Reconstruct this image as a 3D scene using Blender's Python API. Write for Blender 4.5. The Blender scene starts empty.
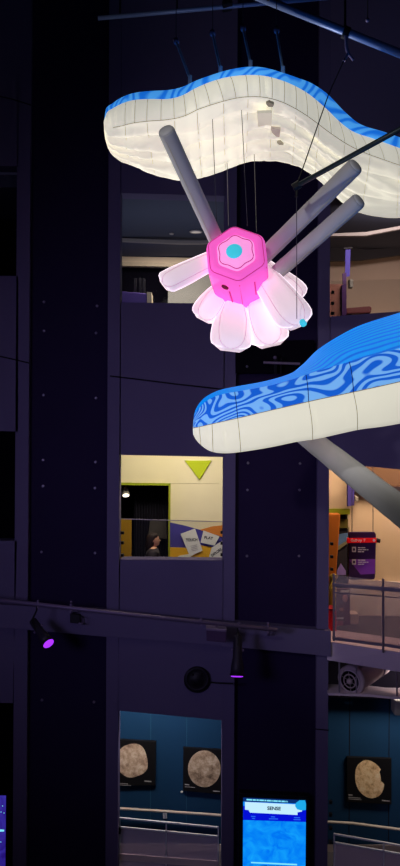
import bpy, bmesh, math, random
from mathutils import Vector, noise, Matrix
random.seed(4)
R = math.radians
C = bpy.context.scene.collection
SC = bpy.context.scene
# ---------------------------------------------------------------- camera, world, light, exposure
ZC, F, ROLL = 8.6, 900.0, 0.0046
cam_d = bpy.data.cameras.new('camera'); cam = bpy.data.objects.new('camera', cam_d); C.objects.link(cam)
cam.matrix_world = Matrix.Translation((0, 0, ZC)) @ Matrix.Rotation(-ROLL, 4, 'Y') @ Matrix.Rotation(R(90), 4, 'X')
cam_d.sensor_fit = 'VERTICAL'; cam_d.sensor_height = 36.0; cam_d.lens = 36.0 * F / 866.0
cam_d.clip_end = 200
SC.camera = cam
w = bpy.data.worlds.new('dim_atrium_air'); SC.world = w; w.use_nodes = True
w.node_tree.nodes['Background'].inputs[0].default_value = (0.34, 0.32, 0.80, 1)
w.node_tree.nodes['Background'].inputs[1].default_value = 0.012

def area(name, loc, target, size, power, col, spread=180):
    l = bpy.data.lights.new(name, 'AREA'); l.shape = 'RECTANGLE'; l.size, l.size_y = size
    l.energy = power; l.color = col; l.spread = R(spread)
    o = bpy.data.objects.new(name, l); C.objects.link(o); o.location = loc
    o.rotation_euler = (Vector(target) - Vector(loc)).to_track_quat('-Z', 'Y').to_euler(); return o
def spot(name, loc, target, power, col, ang, blend=0.6, rad=0.1):
    l = bpy.data.lights.new(name, 'SPOT'); l.energy = power; l.color = col; l.spot_size = R(ang); l.spot_blend = blend
    l.shadow_soft_size = rad
    o = bpy.data.objects.new(name, l); C.objects.link(o); o.location = loc
    o.rotation_euler = (Vector(target) - Vector(loc)).to_track_quat('-Z', 'Y').to_euler(); return o
# house light of the atrium: a dim violet wash on the walls; then added spots on the lanterns
area('atrium_wash_lamp', (-5.2, 2.5, 8.4), (0.8, 14, 7.6), (2.0, 1.6), 34, (0.58, 0.52, 1.0), 62)
spot('added_lantern_uplight', (-5.5, 4.6, 3.2), (0.6, 8.2, 11.0), 420, (1.0, 0.98, 0.94), 50)  # unseen spot, added to bring out the fabric creases from below
spot('added_lantern_graze', (-3.6, 13.2, 7.4), (0.6, 8.0, 11.3), 1500, (1.0, 0.98, 0.93), 46)  # unseen spot added behind, grazing the quilted ridges
spot('added_lantern_fill', (-2.5, -1.5, 12.5), (0.9, 6.8, 9.9), 820, (1.0, 0.99, 0.97), 28)  # unseen fill added to brighten the grey tubes
# room lamps, and an added uplight in the upper hall
area('upper_hall_lamp', (-0.6, 18.7, 12.35), (-0.6, 19.2, 9.6), (1.6, 0.6), 60, (1.0, 0.90, 0.80))
area('added_hall_fill', (-0.6, 15.6, 9.75), (-0.6, 17.0, 12.4), (1.6, 0.4), 26, (0.80, 0.86, 1.0))  # unseen lamp, added to lift the hall ceiling and cove rail
area('upper_gallery_lamp', (3.6, 15.3, 12.35), (3.4, 18.6, 9.6), (1.4, 0.6), 76, (1.0, 0.82, 0.72))
area('upper_gallery_floor_lamp', (3.8, 18.6, 9.75), (3.8, 19.6, 10.8), (1.4, 0.2), 10, (1.0, 0.66, 0.36))
area('workshop_lamp', (-0.35, 14.8, 9.1), (-0.35, 16.3, 6.4), (1.8, 0.5), 72, (1.0, 0.90, 0.70))
area('gallery_lamp', (3.5, 15.0, 9.1), (3.3, 16.3, 6.6), (1.8, 0.6), 118, (1.0, 0.70, 0.46))
area('corridor_lamp', (-0.9, 14.75, 4.8), (-0.75, 15.9, 2.4), (1.6, 0.3), 50, (1.0, 0.94, 0.90))
area('corridor_side_lamp', (3.9, 14.95, 4.85), (3.5, 15.9, 2.6), (1.2, 0.15), 46, (1.0, 0.88, 0.76))
SC.view_settings.view_transform = 'Standard'; SC.view_settings.look = 'None'
SC.view_settings.exposure = 0.0; SC.view_settings.gamma = 1.0; SC.view_settings.use_curve_mapping = False

# ---------------------------------------------------------------- helpers
CA, SA = math.cos(ROLL), math.sin(ROLL)
def P(x, y, Y):
    """the point of the place at depth Y seen along the line of sight (x, y)"""
    u, v = (x - 200) / F, (433 - y) / F
    return Vector(((u * CA - v * SA) * Y, Y, ZC + (u * SA + v * CA) * Y))
def PZ(x, y, z):
    """same, at height z instead of depth"""
    u, v = (x - 200) / F, (433 - y) / F
    return P(x, y, (z - ZC) / (u * SA + v * CA))
def lin(c): return tuple(((v / 255) / 12.92 if v <= 10 else ((v / 255 + .055) / 1.055) ** 2.4) for v in c)

class MB:
    def __init__(s): s.v, s.f, s.uv, s.m = [], [], {}, {}
    def add(s, verts, faces, uvs=None, mi=0):
        b = len(s.v); s.v += [Vector(q) for q in verts]
        for i, f in enumerate(faces):
            if uvs: s.uv[len(s.f)] = [uvs[k] for k in f]
            if mi: s.m[len(s.f)] = mi
            s.f.append([b + k for k in f])
        return s
    def box(s, a, b):
        x0, y0, z0 = a; x1, y1, z1 = b
        return s.add([(x0,y0,z0),(x1,y0,z0),(x1,y1,z0),(x0,y1,z0),(x0,y0,z1),(x1,y0,z1),(x1,y1,z1),(x0,y1,z1)],
                     [(0,1,5,4),(1,2,6,5),(2,3,7,6),(3,0,4,7),(4,5,6,7),(3,2,1,0)])
    def prism(s, poly, d):
        n = len(poly); d = Vector(d); p = [Vector(q) for q in poly]
        return s.add(p + [q + d for q in p], [list(range(n)), list(range(2*n-1, n-1, -1))] +
                     [(i, n+i, n+(i+1) % n, (i+1) % n) for i in range(n)])
    def px(s, poly, Y, depth):
        return s.prism([P(x, y, Y if not callable(Y) else Y(x)) for x, y in poly], (0, depth, 0))
    def tube(s, pts, r, n=10, cap=True):
        pts = [Vector(p) for p in pts]; rings = []
        up = Vector((0.13, 0.31, 0.94))
        for i, p in enumerate(pts):
            t = (pts[min(i+1, len(pts)-1)] - pts[max(i-1, 0)]).normalized()
            a = t.cross(up).normalized(); b = t.cross(a)
            rr = r[i] if isinstance(r, (list, tuple)) else r
            rings.append([p + rr * (a * math.cos(2*math.pi*k/n) + b * math.sin(2*math.pi*k/n)) for k in range(n)])
        return s.loft(rings, cap)
    def loft(s, rings, cap=True, uv=False):
        n = len(rings[0]); m = len(rings); vs = [q for r in rings for q in r]
        fs = [(i*n+k, i*n+(k+1) % n, (i+1)*n+(k+1) % n, (i+1)*n+k) for i in range(m-1) for k in range(n)]
        if cap: fs += [list(range(n-1, -1, -1)), [(m-1)*n+k for k in range(n)]]
        return s.add(vs, fs)
    def sphere(s, c, r, n=12, sc=(1,1,1), rot=None):
        rings = []
        for i in range(1, n):
            a = math.pi * i / n
            rings.append([Vector((math.sin(a)*math.cos(2*math.pi*k/n*1.0)*sc[0], math.sin(a)*math.sin(2*math.pi*k/n)*sc[1], math.cos(a)*sc[2])) * r for k in range(n)])
        if rot: rings = [[rot @ q for q in rg] for rg in rings]
        return s.loft([[Vector(c) + q for q in rg] for rg in rings])
    def lathe(s, c, axis, prof, n=20, cap=True):
        ax = Vector(axis).normalized(); a = ax.orthogonal().normalized(); b = ax.cross(a); c = Vector(c)
        return s.loft([[c + ax*h + r*(a*math.cos(2*math.pi*k/n) + b*math.sin(2*math.pi*k/n)) for k in range(n)] for r, h in prof], cap)
    def build(s, name, mat, parent=None, smooth=False, bevel=0):
        me = bpy.data.meshes.new(name)
        root = parent
        while root is not None and root.parent is not None: root = root.parent
        off = root.location.copy() if root is not None else Vector((0, 0, 0))
        org = off
        if root is None and s.v:
            xs = [q.x for q in s.v]; ys = [q.y for q in s.v]; zs = [q.z for q in s.v]
            org = Vector(((min(xs)+max(xs))/2, (min(ys)+max(ys))/2, min(zs)))
        me.from_pydata([q - org for q in s.v], [], s.f)
        if s.uv:
            l = me.uv_layers.new(name='UVMap')
            for p in me.polygons:
                u = s.uv.get(p.index)
                if u:
                    for k, li in enumerate(p.loop_indices): l.data[li].uv = u[k]
        mats = mat if isinstance(mat, (list, tuple)) else [mat]
        for q in mats: me.materials.append(q)
        for k, q in s.m.items(): me.polygons[k].material_index = q
        bm = bmesh.new(); bm.from_mesh(me); bmesh.ops.recalc_face_normals(bm, faces=bm.faces); bm.to_mesh(me); bm.free()
        if smooth:
            for p in me.polygons: p.use_smooth = True
        o = bpy.data.objects.new(name, me); C.objects.link(o)
        if parent is not None: o.parent = parent
        else: o.location = org
        if bevel:
            b = o.modifiers.new('bevel', 'BEVEL'); b.width = bevel; b.segments = 2; b.limit_method = 'ANGLE'
        return o
def tag(o, label, cat, group=None, kind=None):
    o['label'] = label; o['category'] = cat
    if group: o['group'] = group
    if kind: o['kind'] = kind
    return o
def thing(name, label, cat, loc, group=None):
    o = bpy.data.objects.new(name, None); C.objects.link(o); o.location = loc; o.empty_display_size = .1
    return tag(o, label, cat, group)
def struct(o): o['kind'] = 'structure'; return o
def text(txt, c, h, mat, name, parent, tilt=0, width=None):
    cu = bpy.data.curves.new(name, 'FONT'); cu.body = txt; cu.size = h * 1.4; cu.align_x = 'CENTER'; cu.align_y = 'CENTER'; cu.extrude = .001; cu.offset = h * .045
    t = bpy.data.objects.new(name, cu); C.objects.link(t)
    me = bpy.data.meshes.new_from_object(t.evaluated_get(bpy.context.evaluated_depsgraph_get()))
    bpy.data.objects.remove(t)
    if width:
        xs = [q.co.x for q in me.vertices]; k = width / (max(xs) - min(xs))
        for q in me.vertices: q.co.x *= k
    root = parent
    while root.parent is not None: root = root.parent
    me.transform(Matrix.Translation(Vector(c) - root.location) @ Matrix.Rotation(tilt, 4, 'Y') @ Matrix.Rotation(R(90), 4, 'X'))
    me.materials.clear(); me.materials.append(mat)
    o = bpy.data.objects.new(name, me); C.objects.link(o); o.parent = parent; return o

# ---------------------------------------------------------------- materials
def mat(name, rgb, rough=.6, metal=0, emit=0, ecol=None, noise_amt=0, nscale=6, spec=.3):
    m = bpy.data.materials.new(name); m.use_nodes = True; nt = m.node_tree; b = nt.nodes['Principled BSDF']
    c = lin(rgb); b.inputs['Base Color'].default_value = (*c, 1)
    b.inputs['Roughness'].default_value = rough; b.inputs['Metallic'].default_value = metal
    b.inputs['Specular IOR Level'].default_value = spec
    if emit:
        b.inputs['Emission Color'].default_value = (*(lin(ecol) if ecol else c), 1); b.inputs['Emission Strength'].default_value = emit
    if noise_amt:
        tc = nt.nodes.new('ShaderNodeTexCoord'); n = nt.nodes.new('ShaderNodeTexNoise'); n.inputs['Scale'].default_value = nscale
        n.inputs['Detail'].default_value = 5
        mx = nt.nodes.new('ShaderNodeMix'); mx.data_type = 'RGBA'
        mx.inputs[6].default_value = (*[v * (1 - noise_amt) for v in c], 1); mx.inputs[7].default_value = (*[min(1, v * (1 + noise_amt)) for v in c], 1)
        nt.links.new(tc.outputs['Object'], n.inputs['Vector']); nt.links.new(n.outputs['Fac'], mx.inputs[0])
        nt.links.new(mx.outputs[2], b.inputs['Base Color'])
        if emit and not ecol: nt.links.new(mx.outputs[2], b.inputs['Emission Color'])
    return m
def zebra(name, c0, c1, nscale, kn, kv, ku, emit, thr=.0, soft=.25, spec_det=0):
    """printed fabric with flowing contour lines, lit from inside"""
    m = bpy.data.materials.new(name); m.use_nodes = True; nt = m.node_tree; b = nt.nodes['Principled BSDF']
    N = nt.nodes.new; L = nt.links.new
    def math_(op, a, b_):
        q = N('ShaderNodeMath'); q.operation = op
        for i, v in enumerate((a, b_)):
            if v is None: continue
            if isinstance(v, (int, float)): q.inputs[i].default_value = v
            else: L(v, q.inputs[i])
        return q.outputs[0]
    uv = N('ShaderNodeUVMap'); sp = N('ShaderNodeSeparateXYZ'); L(uv.outputs[0], sp.inputs[0])
    n = N('ShaderNodeTexNoise'); n.inputs['Scale'].default_value = nscale; n.inputs['Detail'].default_value = spec_det; n.inputs['Distortion'].default_value = .4
    L(uv.outputs[0], n.inputs['Vector'])
    v = math_('ADD', math_('MULTIPLY', n.outputs['Fac'], kn), math_('ADD', math_('MULTIPLY', sp.outputs['Y'], kv), math_('MULTIPLY', sp.outputs['X'], ku)))
    v = math_('MULTIPLY', math_('ADD', math_('SINE', v, None), 1.0), .5)
    rp = N('ShaderNodeValToRGB'); e = rp.color_ramp.elements
    e[0].position = .5 + thr - soft; e[0].color = (*lin(c0), 1); e[1].position = .5 + thr + soft; e[1].color = (*lin(c1), 1)
    L(v, rp.inputs[0]); L(rp.outputs[0], b.inputs['Base Color']); L(rp.outputs[0], b.inputs['Emission Color'])
    b.inputs['Emission Strength'].default_value = emit; b.inputs['Roughness'].default_value = .6
    b.inputs['Specular IOR Level'].default_value = .1
    return m
def glass(name, tint, haze, hcol, gloss=.06):
    m = bpy.data.materials.new(name); m.use_nodes = True; nt = m.node_tree; N = nt.nodes.new; L = nt.links.new
    nt.nodes.remove(nt.nodes['Principled BSDF']); out = nt.nodes['Material Output']
    t = N('ShaderNodeBsdfTransparent'); t.inputs[0].default_value = (*tint, 1)
    d = N('ShaderNodeBsdfDiffuse'); d.inputs[0].default_value = (*lin(hcol), 1)
    g = N('ShaderNodeBsdfGlossy'); g.inputs['Roughness'].default_value = .05
    a = N('ShaderNodeMixShader'); a.inputs[0].default_value = haze; c = N('ShaderNodeMixShader'); c.inputs[0].default_value = gloss
    L(t.outputs[0], a.inputs[1]); L(d.outputs[0], a.inputs[2]); L(a.outputs[0], c.inputs[1]); L(g.outputs[0], c.inputs[2]); L(c.outputs[0], out.inputs[0])
    return m
M = {}
M['wall'] = mat('violet_wall_paint', (98, 88, 124), .75, noise_amt=.10, nscale=1.2, spec=.15)
M['pillar'] = mat('dark_pillar_cladding', (34, 22, 58), .7, noise_amt=.15, nscale=2, spec=.1)
M['groove'] = mat('panel_joint', (8, 6, 16), .9)
M['bolt'] = mat('bolt_steel', (150, 140, 160), .4, .6)
M['dark'] = mat('black_paint_and_void_shade', (12, 9, 20), .9, spec=.05)  # near black; stands in for the darkness of recesses and voids
M['cream'] = mat('cream_lantern_fabric', (232, 226, 204), .75, emit=.52, ecol=(246, 243, 228), spec=.1)
M['seam'] = mat('cream_seam_thread', (170, 164, 146), .9, emit=.12)
M['blueprint'] = zebra('blue_printed_fabric_fine', (26, 116, 230), (76, 166, 250), 1.6, 16, 14, 16, .72, -.1, .3)
M['bluefront'] = zebra('blue_printed_fabric_bold', (22, 96, 214), (118, 180, 248), 1.45, 46, 24, 2, .6, 0, .14)
M['bluetop'] = zebra('blue_printed_fabric_top', (0, 96, 202), (0, 142, 244), 1.0, 30, 56, 8, .80, -.2, .28)
M['tube'] = mat('grey_tube_fabric', (186, 184, 188), .75, noise_amt=.06, nscale=5, spec=.15)
M['tubecap'] = mat('grey_tube_end_fabric', (214, 212, 216), .7)
M['pink'] = mat('hot_pink_lantern_fabric', (240, 96, 190), .7, emit=.66, ecol=(252, 98, 202), spec=.1)
M['pinklight'] = mat('pale_pink_lantern_fabric', (246, 150, 216), .7, emit=.72, ecol=(255, 158, 226), noise_amt=0)
M['petal'] = mat('blush_lantern_fabric', (246, 222, 232), .75, emit=.52, ecol=(255, 230, 242), spec=.1)
M['rose'] = mat('rose_seam_thread', (196, 52, 146), .8, emit=.15)
M['blush'] = mat('blush_seam_thread', (214, 168, 190), .8, emit=.3)
M['cyan'] = mat('cyan_lantern_fabric', (60, 200, 222), .6, emit=.62, ecol=(64, 205, 225))
M['crimson'] = mat('crimson_vent_mesh', (130, 8, 60), .8)
M['white_glow'] = mat('white_outline_glow', (255, 240, 250), .6, emit=.85)
M['steel'] = mat('painted_pipe_steel', (130, 146, 190), .42, .3)
M['blackmetal'] = mat('black_metal', (26, 24, 32), .5, .3)
M['cable'] = mat('dark_steel_cable', (70, 68, 78), .5, .5)
M['strut'] = mat('blue_grey_strut', (160, 190, 216), .5, .1)
M['railmetal'] = mat('lamp_rail_metal', (120, 104, 136), .5, .3)
M['uv'] = mat('violet_lamp_glass', (190, 60, 255), .4, emit=1.2, ecol=(168, 52, 255))
M['lampwhite'] = mat('white_lamp_glass', (255, 240, 215), .4, emit=2.2)
M['hallceil'] = mat('slate_hall_ceiling', (74, 78, 98), .8, spec=.1)
M['covepale'] = mat('pale_cove_rail', (190, 178, 178), .6)
M['beige'] = mat('beige_plaster', (216, 196, 170), .8, noise_amt=.05)
M['greywall'] = mat('grey_green_panel', (150, 146, 140), .8)
M['purple'] = mat('violet_counter_panel', (92, 70, 150), .6)
M['creamwall'] = mat('cream_wall_paint', (226, 214, 176), .8, noise_amt=.05, nscale=3)
M['lime'] = mat('lime_trim_paint', (150, 160, 30), .6)
M['limebright'] = mat('lime_felt', (176, 190, 24), .7)
M['curtain'] = mat('black_curtain', (30, 28, 38), .9, spec=.05)
M['mustard'] = mat('mustard_panel', (170, 126, 22), .7)
M['muralblue'] = mat('mural_violet_paint', (72, 64, 152), .8)
M['muralorange'] = mat('mural_orange_paint', (214, 128, 48), .8)
M['muralyellow'] = mat('mural_yellow_paint', (226, 170, 36), .8)
M['card'] = mat('white_card', (226, 222, 216), .8)
M['ink'] = mat('black_ink', (38, 34, 44), .8)
M['inkgrey'] = mat('grey_ink', (160, 155, 155), .8)
M['orange'] = mat('orange_column_paint', (176, 100, 28), .7, noise_amt=.08)
M['signpurple'] = mat('deep_purple_sign', (64, 30, 84), .5)
M['signviolet'] = mat('bright_violet_print', (150, 70, 190), .5)
M['signred'] = mat('red_sign_header', (228, 20, 24), .5, emit=.25)
M['white'] = mat('white_print', (245, 235, 235), .6)
M['brown'] = mat('brown_soffit', (104, 78, 60), .8)
M['gallerywall'] = mat('warm_gallery_plaster', (214, 192, 166), .8, noise_amt=.05)
M['slab'] = mat('mauve_slab_fascia', (196, 176, 196), .7)
M['railgrey'] = mat('grey_rail_metal', (140, 130, 148), .4, .5)
M['red'] = mat('red_cabinet_paint', (222, 16, 40), .5)
M['maroon'] = mat('maroon_exhibit_board', (104, 66, 76), .7, noise_amt=.2, nscale=8)
M['skin'] = mat('skin', (224, 164, 132), .6)
M['hair'] = mat('dark_brown_hair', (40, 24, 20), .6)
M['jacket'] = mat('charcoal_jacket', (58, 50, 54), .85)
M['gold'] = mat('straw_yellow_fabric', (206, 176, 70), .7)
M['navywall'] = mat('petrol_blue_wall', (22, 58, 92), .75, noise_amt=.06, nscale=2, spec=.15)
M['picblack'] = mat('black_print_board', (18, 17, 20), .5)
M['paleboard'] = mat('pale_baseboard', (196, 180, 176), .7)
M['wood'] = mat('pale_wood_handrail', (214, 200, 186), .5)
M['chrome'] = mat('pale_steel', (226, 226, 236), .4, .1)
M['duct'] = mat('mauve_duct_paint', (168, 148, 160), .6, noise_amt=.1)
M['carpet'] = mat('grey_carpet', (84, 78, 84), .95)
M['atrium_floor'] = mat('dark_atrium_floor', (30, 26, 40), .6)
M['screenblue'] = None
M['clear'] = glass('clear_balustrade_glass', (.92, .93, .93), .02, (120, 120, 130), .012)
M['hazy'] = glass('reflection_haze_glass', (.86, .82, .82), .20, (230, 214, 220), .012)  # diffuse haze paints the reflection on the balcony glass
M['mauvereflection'] = glass('mauve_reflection_glass', (.80, .75, .80), .40, (250, 236, 255), .012)  # pale diffuse mix stands in for the mauve reflection in the panels
def moon_mat(name, c0, c1, c2, sc):
    m = mat(name, c1, .8); nt = m.node_tree; b = nt.nodes['Principled BSDF']; N = nt.nodes.new; L = nt.links.new
    tc = N('ShaderNodeTexCoord'); n = N('ShaderNodeTexNoise'); n.inputs['Scale'].default_value = sc; n.inputs['Detail'].default_value = 8; n.inputs['Roughness'].default_value = .75
    r = N('ShaderNodeValToRGB'); e = r.color_ramp.elements; e[0].position = .34; e[0].color = (*lin(c0), 1); e[1].position = .7; e[1].color = (*lin(c2), 1)
    x = e.new(.5); x.color = (*lin(c1), 1)
    L(tc.outputs['Object'], n.inputs['Vector']); L(n.outputs['Fac'], r.inputs[0]); L(r.outputs[0], b.inputs['Base Color'])
    return m
M['moon_a'] = moon_mat('tan_moon_print', (128, 100, 86), (200, 168, 142), (244, 226, 206), 6)
M['moon_b'] = moon_mat('brown_moon_print', (92, 72, 58), (186, 158, 132), (240, 222, 200), 5)
M['moon_c'] = moon_mat('sandy_moon_print', (170, 128, 86), (240, 204, 156), (255, 240, 210), 7)
def screen_mat(name, a, b_, sc, em):
    m = mat(name, a, .3, emit=em); nt = m.node_tree; b = nt.nodes['Principled BSDF']; N = nt.nodes.new; L = nt.links.new
    tc = N('ShaderNodeTexCoord'); n = N('ShaderNodeTexNoise'); n.inputs['Scale'].default_value = sc; n.inputs['Detail'].default_value = 6; n.inputs['Distortion'].default_value = 1.5
    r = N('ShaderNodeValToRGB'); e = r.color_ramp.elements; e[0].position = .35; e[0].color = (*lin(a), 1); e[1].position = .75; e[1].color = (*lin(b_), 1)
    b.inputs['Base Color'].default_value = (0, 0, 0, 1)
    L(tc.outputs['Object'], n.inputs['Vector']); L(n.outputs['Fac'], r.inputs[0]); L(r.outputs[0], b.inputs['Emission Color'])
    return m
M['screen'] = screen_mat('water_screen_picture', (0, 118, 244), (20, 166, 255), 5, 1.0)
M['screentop'] = mat('screen_white_banner', (0, 0, 0), .3, emit=1.0, ecol=(196, 238, 255))
M['screendeep'] = mat('screen_deep_blue', (0, 0, 0), .3, emit=1.0, ecol=(4, 16, 214))
M['screennavy'] = mat('screen_navy', (0, 0, 0), .3, emit=1.0, ecol=(6, 44, 110))
M['screencyan'] = mat('screen_cyan', (0, 0, 0), .3, emit=1.0, ecol=(30, 170, 235))
M['screenink'] = mat('screen_navy_ink', (20, 60, 110), .5, emit=.2)
M['screenpale'] = mat('screen_pale_line', (0, 0, 0), .3, emit=1.0, ecol=(130, 232, 255))
M['space'] = screen_mat('space_screen_picture', (40, 20, 130), (70, 60, 190), 3, .8)

# ---------------------------------------------------------------- the setting: floor, ceiling, walls, slabs, rooms
def wx(px, Y=14.0): return (px - 200) / F * Y
def Yr(px): return 14.0 / (1 + .00077 * (max(px, 330) - 330))
struct(MB().box((-8, -3, -.2), (8, 21, 0)).build('floor', M['atrium_floor']))
struct(MB().box((-8, -3, 16.6), (8, 21, 16.8)).build('ceiling', M['dark']))
D = .35
# middle wall sheet between the two dark pillars
m = MB()
m.px([(109.5,-60),(121.5,-60),(117.2,960),(105,960)], 14, D)
m.px([(225.5,-60),(238,-60),(233,960),(221,960)], 14, D)
m.px([(121.5,-60),(225.5,-60),(225.3,196),(121.2,193)], 14, D)
m.px([(121,302.5),(225,303.5),(224,457),(120.6,455)], 14, D)
m.px([(120.4,559.5),(223.6,560.4),(221.8,720.3),(117.6,710.5)], 14, D)
m.px([(117.4,890),(221.2,890),(221,960),(117.2,960)], 14, D)
wall = struct(m.build('wall_middle', M['wall']))
g = MB()
def strip(pts, wd, Y, dep=.02):
    for a, b in zip(pts, pts[1:]): g.px([(a[0], a[1]-wd), (b[0], b[1]-wd), (b[0], b[1]+wd), (a[0], a[1]+wd)], Y, dep)
strip([(110,376),(140,379.5),(175,384),(234,390.5)], .7, 13.992)
g.build('panel_joint', M['groove'], wall)
# left wall sheet with dark openings
m = MB()
m.px([(18.5,-60),(31.5,-60),(25.5,960),(12,960)], 14, D)
m.px([(-60,-60),(18.5,-60),(18.3,166),(-60,165)], 14, D)
m.px([(-60,275),(18.2,276),(18,431.5),(-60,429)], 14, D)
m.px([(-60,540),(17,541),(12.6,703),(-60,702)], 14, D)
wl = struct(m.build('wall_left', M['wall']))
g = MB(); strip([(-6,95),(12,99),(31,105)], .6, 13.992); strip([(-6,355),(12,359),(29,363)], .7, 13.992)
g.build('panel_joint', M['groove'], wl)
# dark pillars, set back a little
m = MB(); m.px([(28,-60),(112,-60),(108,960),(22,960)], 14.12, .5); pl = struct(m.build('wall_left_pillar', M['pillar']))
m = MB(); m.px([(234,-60),(323,-60),(318,960),(229,960)], 14.12, .5); pr = struct(m.build('wall_right_pillar', M['pillar']))
for p_, ll in ((pl, [(44,302),(97,306),(44,331),(96,333),(43.5,395),(96,398),(43,460),(95.5,462),(43,486),(95,488),(41.5,552),(95,553),(42,700),(94,702)]),
               (pr, [(248,463),(300,463.5),(247.5,490),(299.5,490),(247,556),(299,556),(250,352),(301,352)])):
    for x, y in ll: MB().lathe(P(x, y, 14.12), (0, -1, 0), [(.022, -.01), (.022, .008), (.012, .018)], 10).build('bolt', M['bolt'], p_)
# right border strip and the slightly turned right wall
m = MB(); m.px([(320,-60),(331.5,-60),(327,960),(315,960)], 14, D)
m.px([(331,-60),(470,-60),(470,190),(331,190)], Yr, D)
m.px([(330.5,316.5),(470,306),(470,476),(330,463)], Yr, D)
m.px([(327,890),(470,890),(470,960),(327,960)], Yr, D)
wr = struct(m.build('wall_right', M['wall']))
g = MB(); strip([(315,729),(329,730.5)], .5, 13.992); g.build('panel_joint', M['groove'], wr)
# beam that carries the lamp rail
m = MB(); m.px([(-60,601),(110,611),(234,622.5),(331,631),(331,656.5),(277,651),(180,642),(108,637),(-60,622)], 13.9, .3)
struct(m.build('trim_1', M['wall']))
# floor slabs of the storeys and the partitions between their rooms
struct(MB().box((-6, 14.34, 9.2), (6.4, 21, 9.6)).build('floor_upper', M['carpet']))
struct(MB().box((-6, 14.34, 4.95), (6.4, 21, 5.3)).build('floor_middle', M['carpet']))
struct(MB().box((-6, 14.34, .9), (6.4, 21, 1.2)).build('floor_lower', M['carpet']))
struct(MB().box((-6, 14.34, 12.5), (6.4, 21, 12.7)).build('ceiling_upper', M['hallceil']))
struct(MB().box((1.3, 14.62, 1.2), (1.5, 21, 12.5)).build('wall_partition', M['dark']))
struct(MB().box((-2.55, 14.62, 1.2), (-2.4, 21, 12.5)).build('wall_side', M['dark']))
struct(MB().box((6.3, 13, 1.2), (6.4, 21, 12.7)).build('wall_far_right', M['beige']))
struct(MB().box((-6, 16.5, .9), (-2.55, 16.6, 12.5)).build('wall_left_rear', M['dark']))

# ---------------------------------------------------------------- upper left room
def quadwall(name, poly, Y, dep, mt): m = MB(); m.px(poly, Y, dep); return struct(m.build(name, mt))
YB = 19.9
quadwall('wall_upper_rear_top', [(40,255),(262,259),(262,268),(40,264.5)], YB, .2, M['beige'])
quadwall('wall_upper_rear', [(168,267),(262,268),(262,370),(168,370)], YB, .2, M['greywall'])
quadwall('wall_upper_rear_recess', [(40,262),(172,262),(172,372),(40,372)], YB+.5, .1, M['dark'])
quadwall('trim_2', [(40,234.5),(180,240.5),(200,240.8),(262,236),(262,239),(200,243.5),(180,243.5),(40,237.5)], 17.9, .12, mat('grey_cove_rail', (150, 142, 144), .6))
t = thing('counter', 'low violet counter with pale end post inside the upper left window', 'counter', P(136,303,18.6))
m = MB(); m.px([(118,291),(147,293.5),(147,384.7),(118,384.7)], 18.6, .5); m.build('front_panel', M['purple'], t, bevel=.01)
m = MB(); m.px([(147,292),(151.5,292.3),(151.5,384.6),(147,384.6)], 18.55, .55); m.build('end_post', M['beige'], t)
t = thing('ceiling_light', 'oval recessed downlight in the dark ceiling of the upper left room', 'light', PZ(196,231,12.5))
c = PZ(196, 231, 12.5)
MB().lathe(c, (0,0,-1), [(.11,0),(.13,.01),(.12,.03),(.10,.03)], 24, False).build('rim', M['covepale'], t, True)
MB().lathe(c, (0,0,-1), [(.099,.005),(.099,.022)], 24).build('lens', mat('dim_lamp_lens', (230,215,205), .5, emit=.28), t)
c = PZ(171.5, 233, 12.5); tag(MB().lathe(c, (0,0,-1), [(.03,0),(.05,.01),(.04,.03)], 12).build('smoke_detector', M['covepale'], None, True), 'tiny round smoke detector on the ceiling of the upper left room', 'detector')
for k, x in enumerate((134, 139, 142.5)):
    m = MB(); m.px([(x,278),(x+2.4,278),(x+2.4,293),(x,293)], 18.75, .12)
    tag(m.build('binder', M['blackmetal']), 'dark upright binder behind the violet counter, %s' % ('first from the wall edge', 'middle of three', 'closest to the pale post')[k], 'binder', 'binders behind the counter')

# ---------------------------------------------------------------- upper right room
quadwall('wall_gallery_upper_rear', [(300,262),(370,257),(480,245),(480,420),(300,420)], 19.6, .2, mat('mauve_beige_plaster', (196, 174, 162), .8, noise_amt=.08, nscale=1.5))
quadwall('trim_3', [(300,233.5),(331,233.5),(366,232),(400,226),(470,214),(470,217.5),(400,229),(366,235.5),(300,236.5)], 16.6, .12, bpy.data.materials['grey_cove_rail'])
quadwall('trim_4', [(300,238),(366,250),(400,247),(470,239),(470,247),(400,255),(362,260),(300,262)], 18.9, .1, mat('dark_slate_bulkhead', (46, 42, 48), .8))
t = thing('hanging_banner', 'narrow blue violet banner hanging inside the upper right window', 'banner', P(348,286,16.5))
m = MB(); m.px([(345.5,249),(350.5,248.5),(349.8,276),(345,277)], 16.5, .03); m.build('cloth', M['muralblue'], t)
m = MB(); m.px([(342.5,273.5),(346.5,272.5),(346.5,284),(342.8,284.5)], 16.45, .05); m.build('weight_bag', M['signpurple'], t)
m = MB(); m.tube([P(343.5,248.6,16.5), P(352,248,16.5)], .025); m.build('hanging_rod', M['blackmetal'], t)
t = thing('shelf_cabinet', 'brown cabinet with a violet side standing in the upper right window', 'cabinet', P(338,317,16.2))
m = MB(); m.px([(326,284),(343,284),(343,377.5),(326,377.5)], 16.2, .5); m.build('body', mat('walnut_brown', (130,84,74), .7), t, bevel=.01)
m = MB(); m.px([(342,285),(346.5,284),(346.5,377.2),(342,377.2)], 16.15, .6); m.build('side_panel', M['signpurple'], t)
m = MB(); m.px([(349.5,279),(353.5,279),(353.5,287.5),(349.5,287.5)], 17.8, .2); tag(m.build('wall_speaker', M['greywall'], bevel=.02), 'small grey box fixed beside the violet banner', 'speaker')
t = thing('bench', 'long low dark red bench inside the upper right window', 'bench', P(358,318,17.4))
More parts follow.
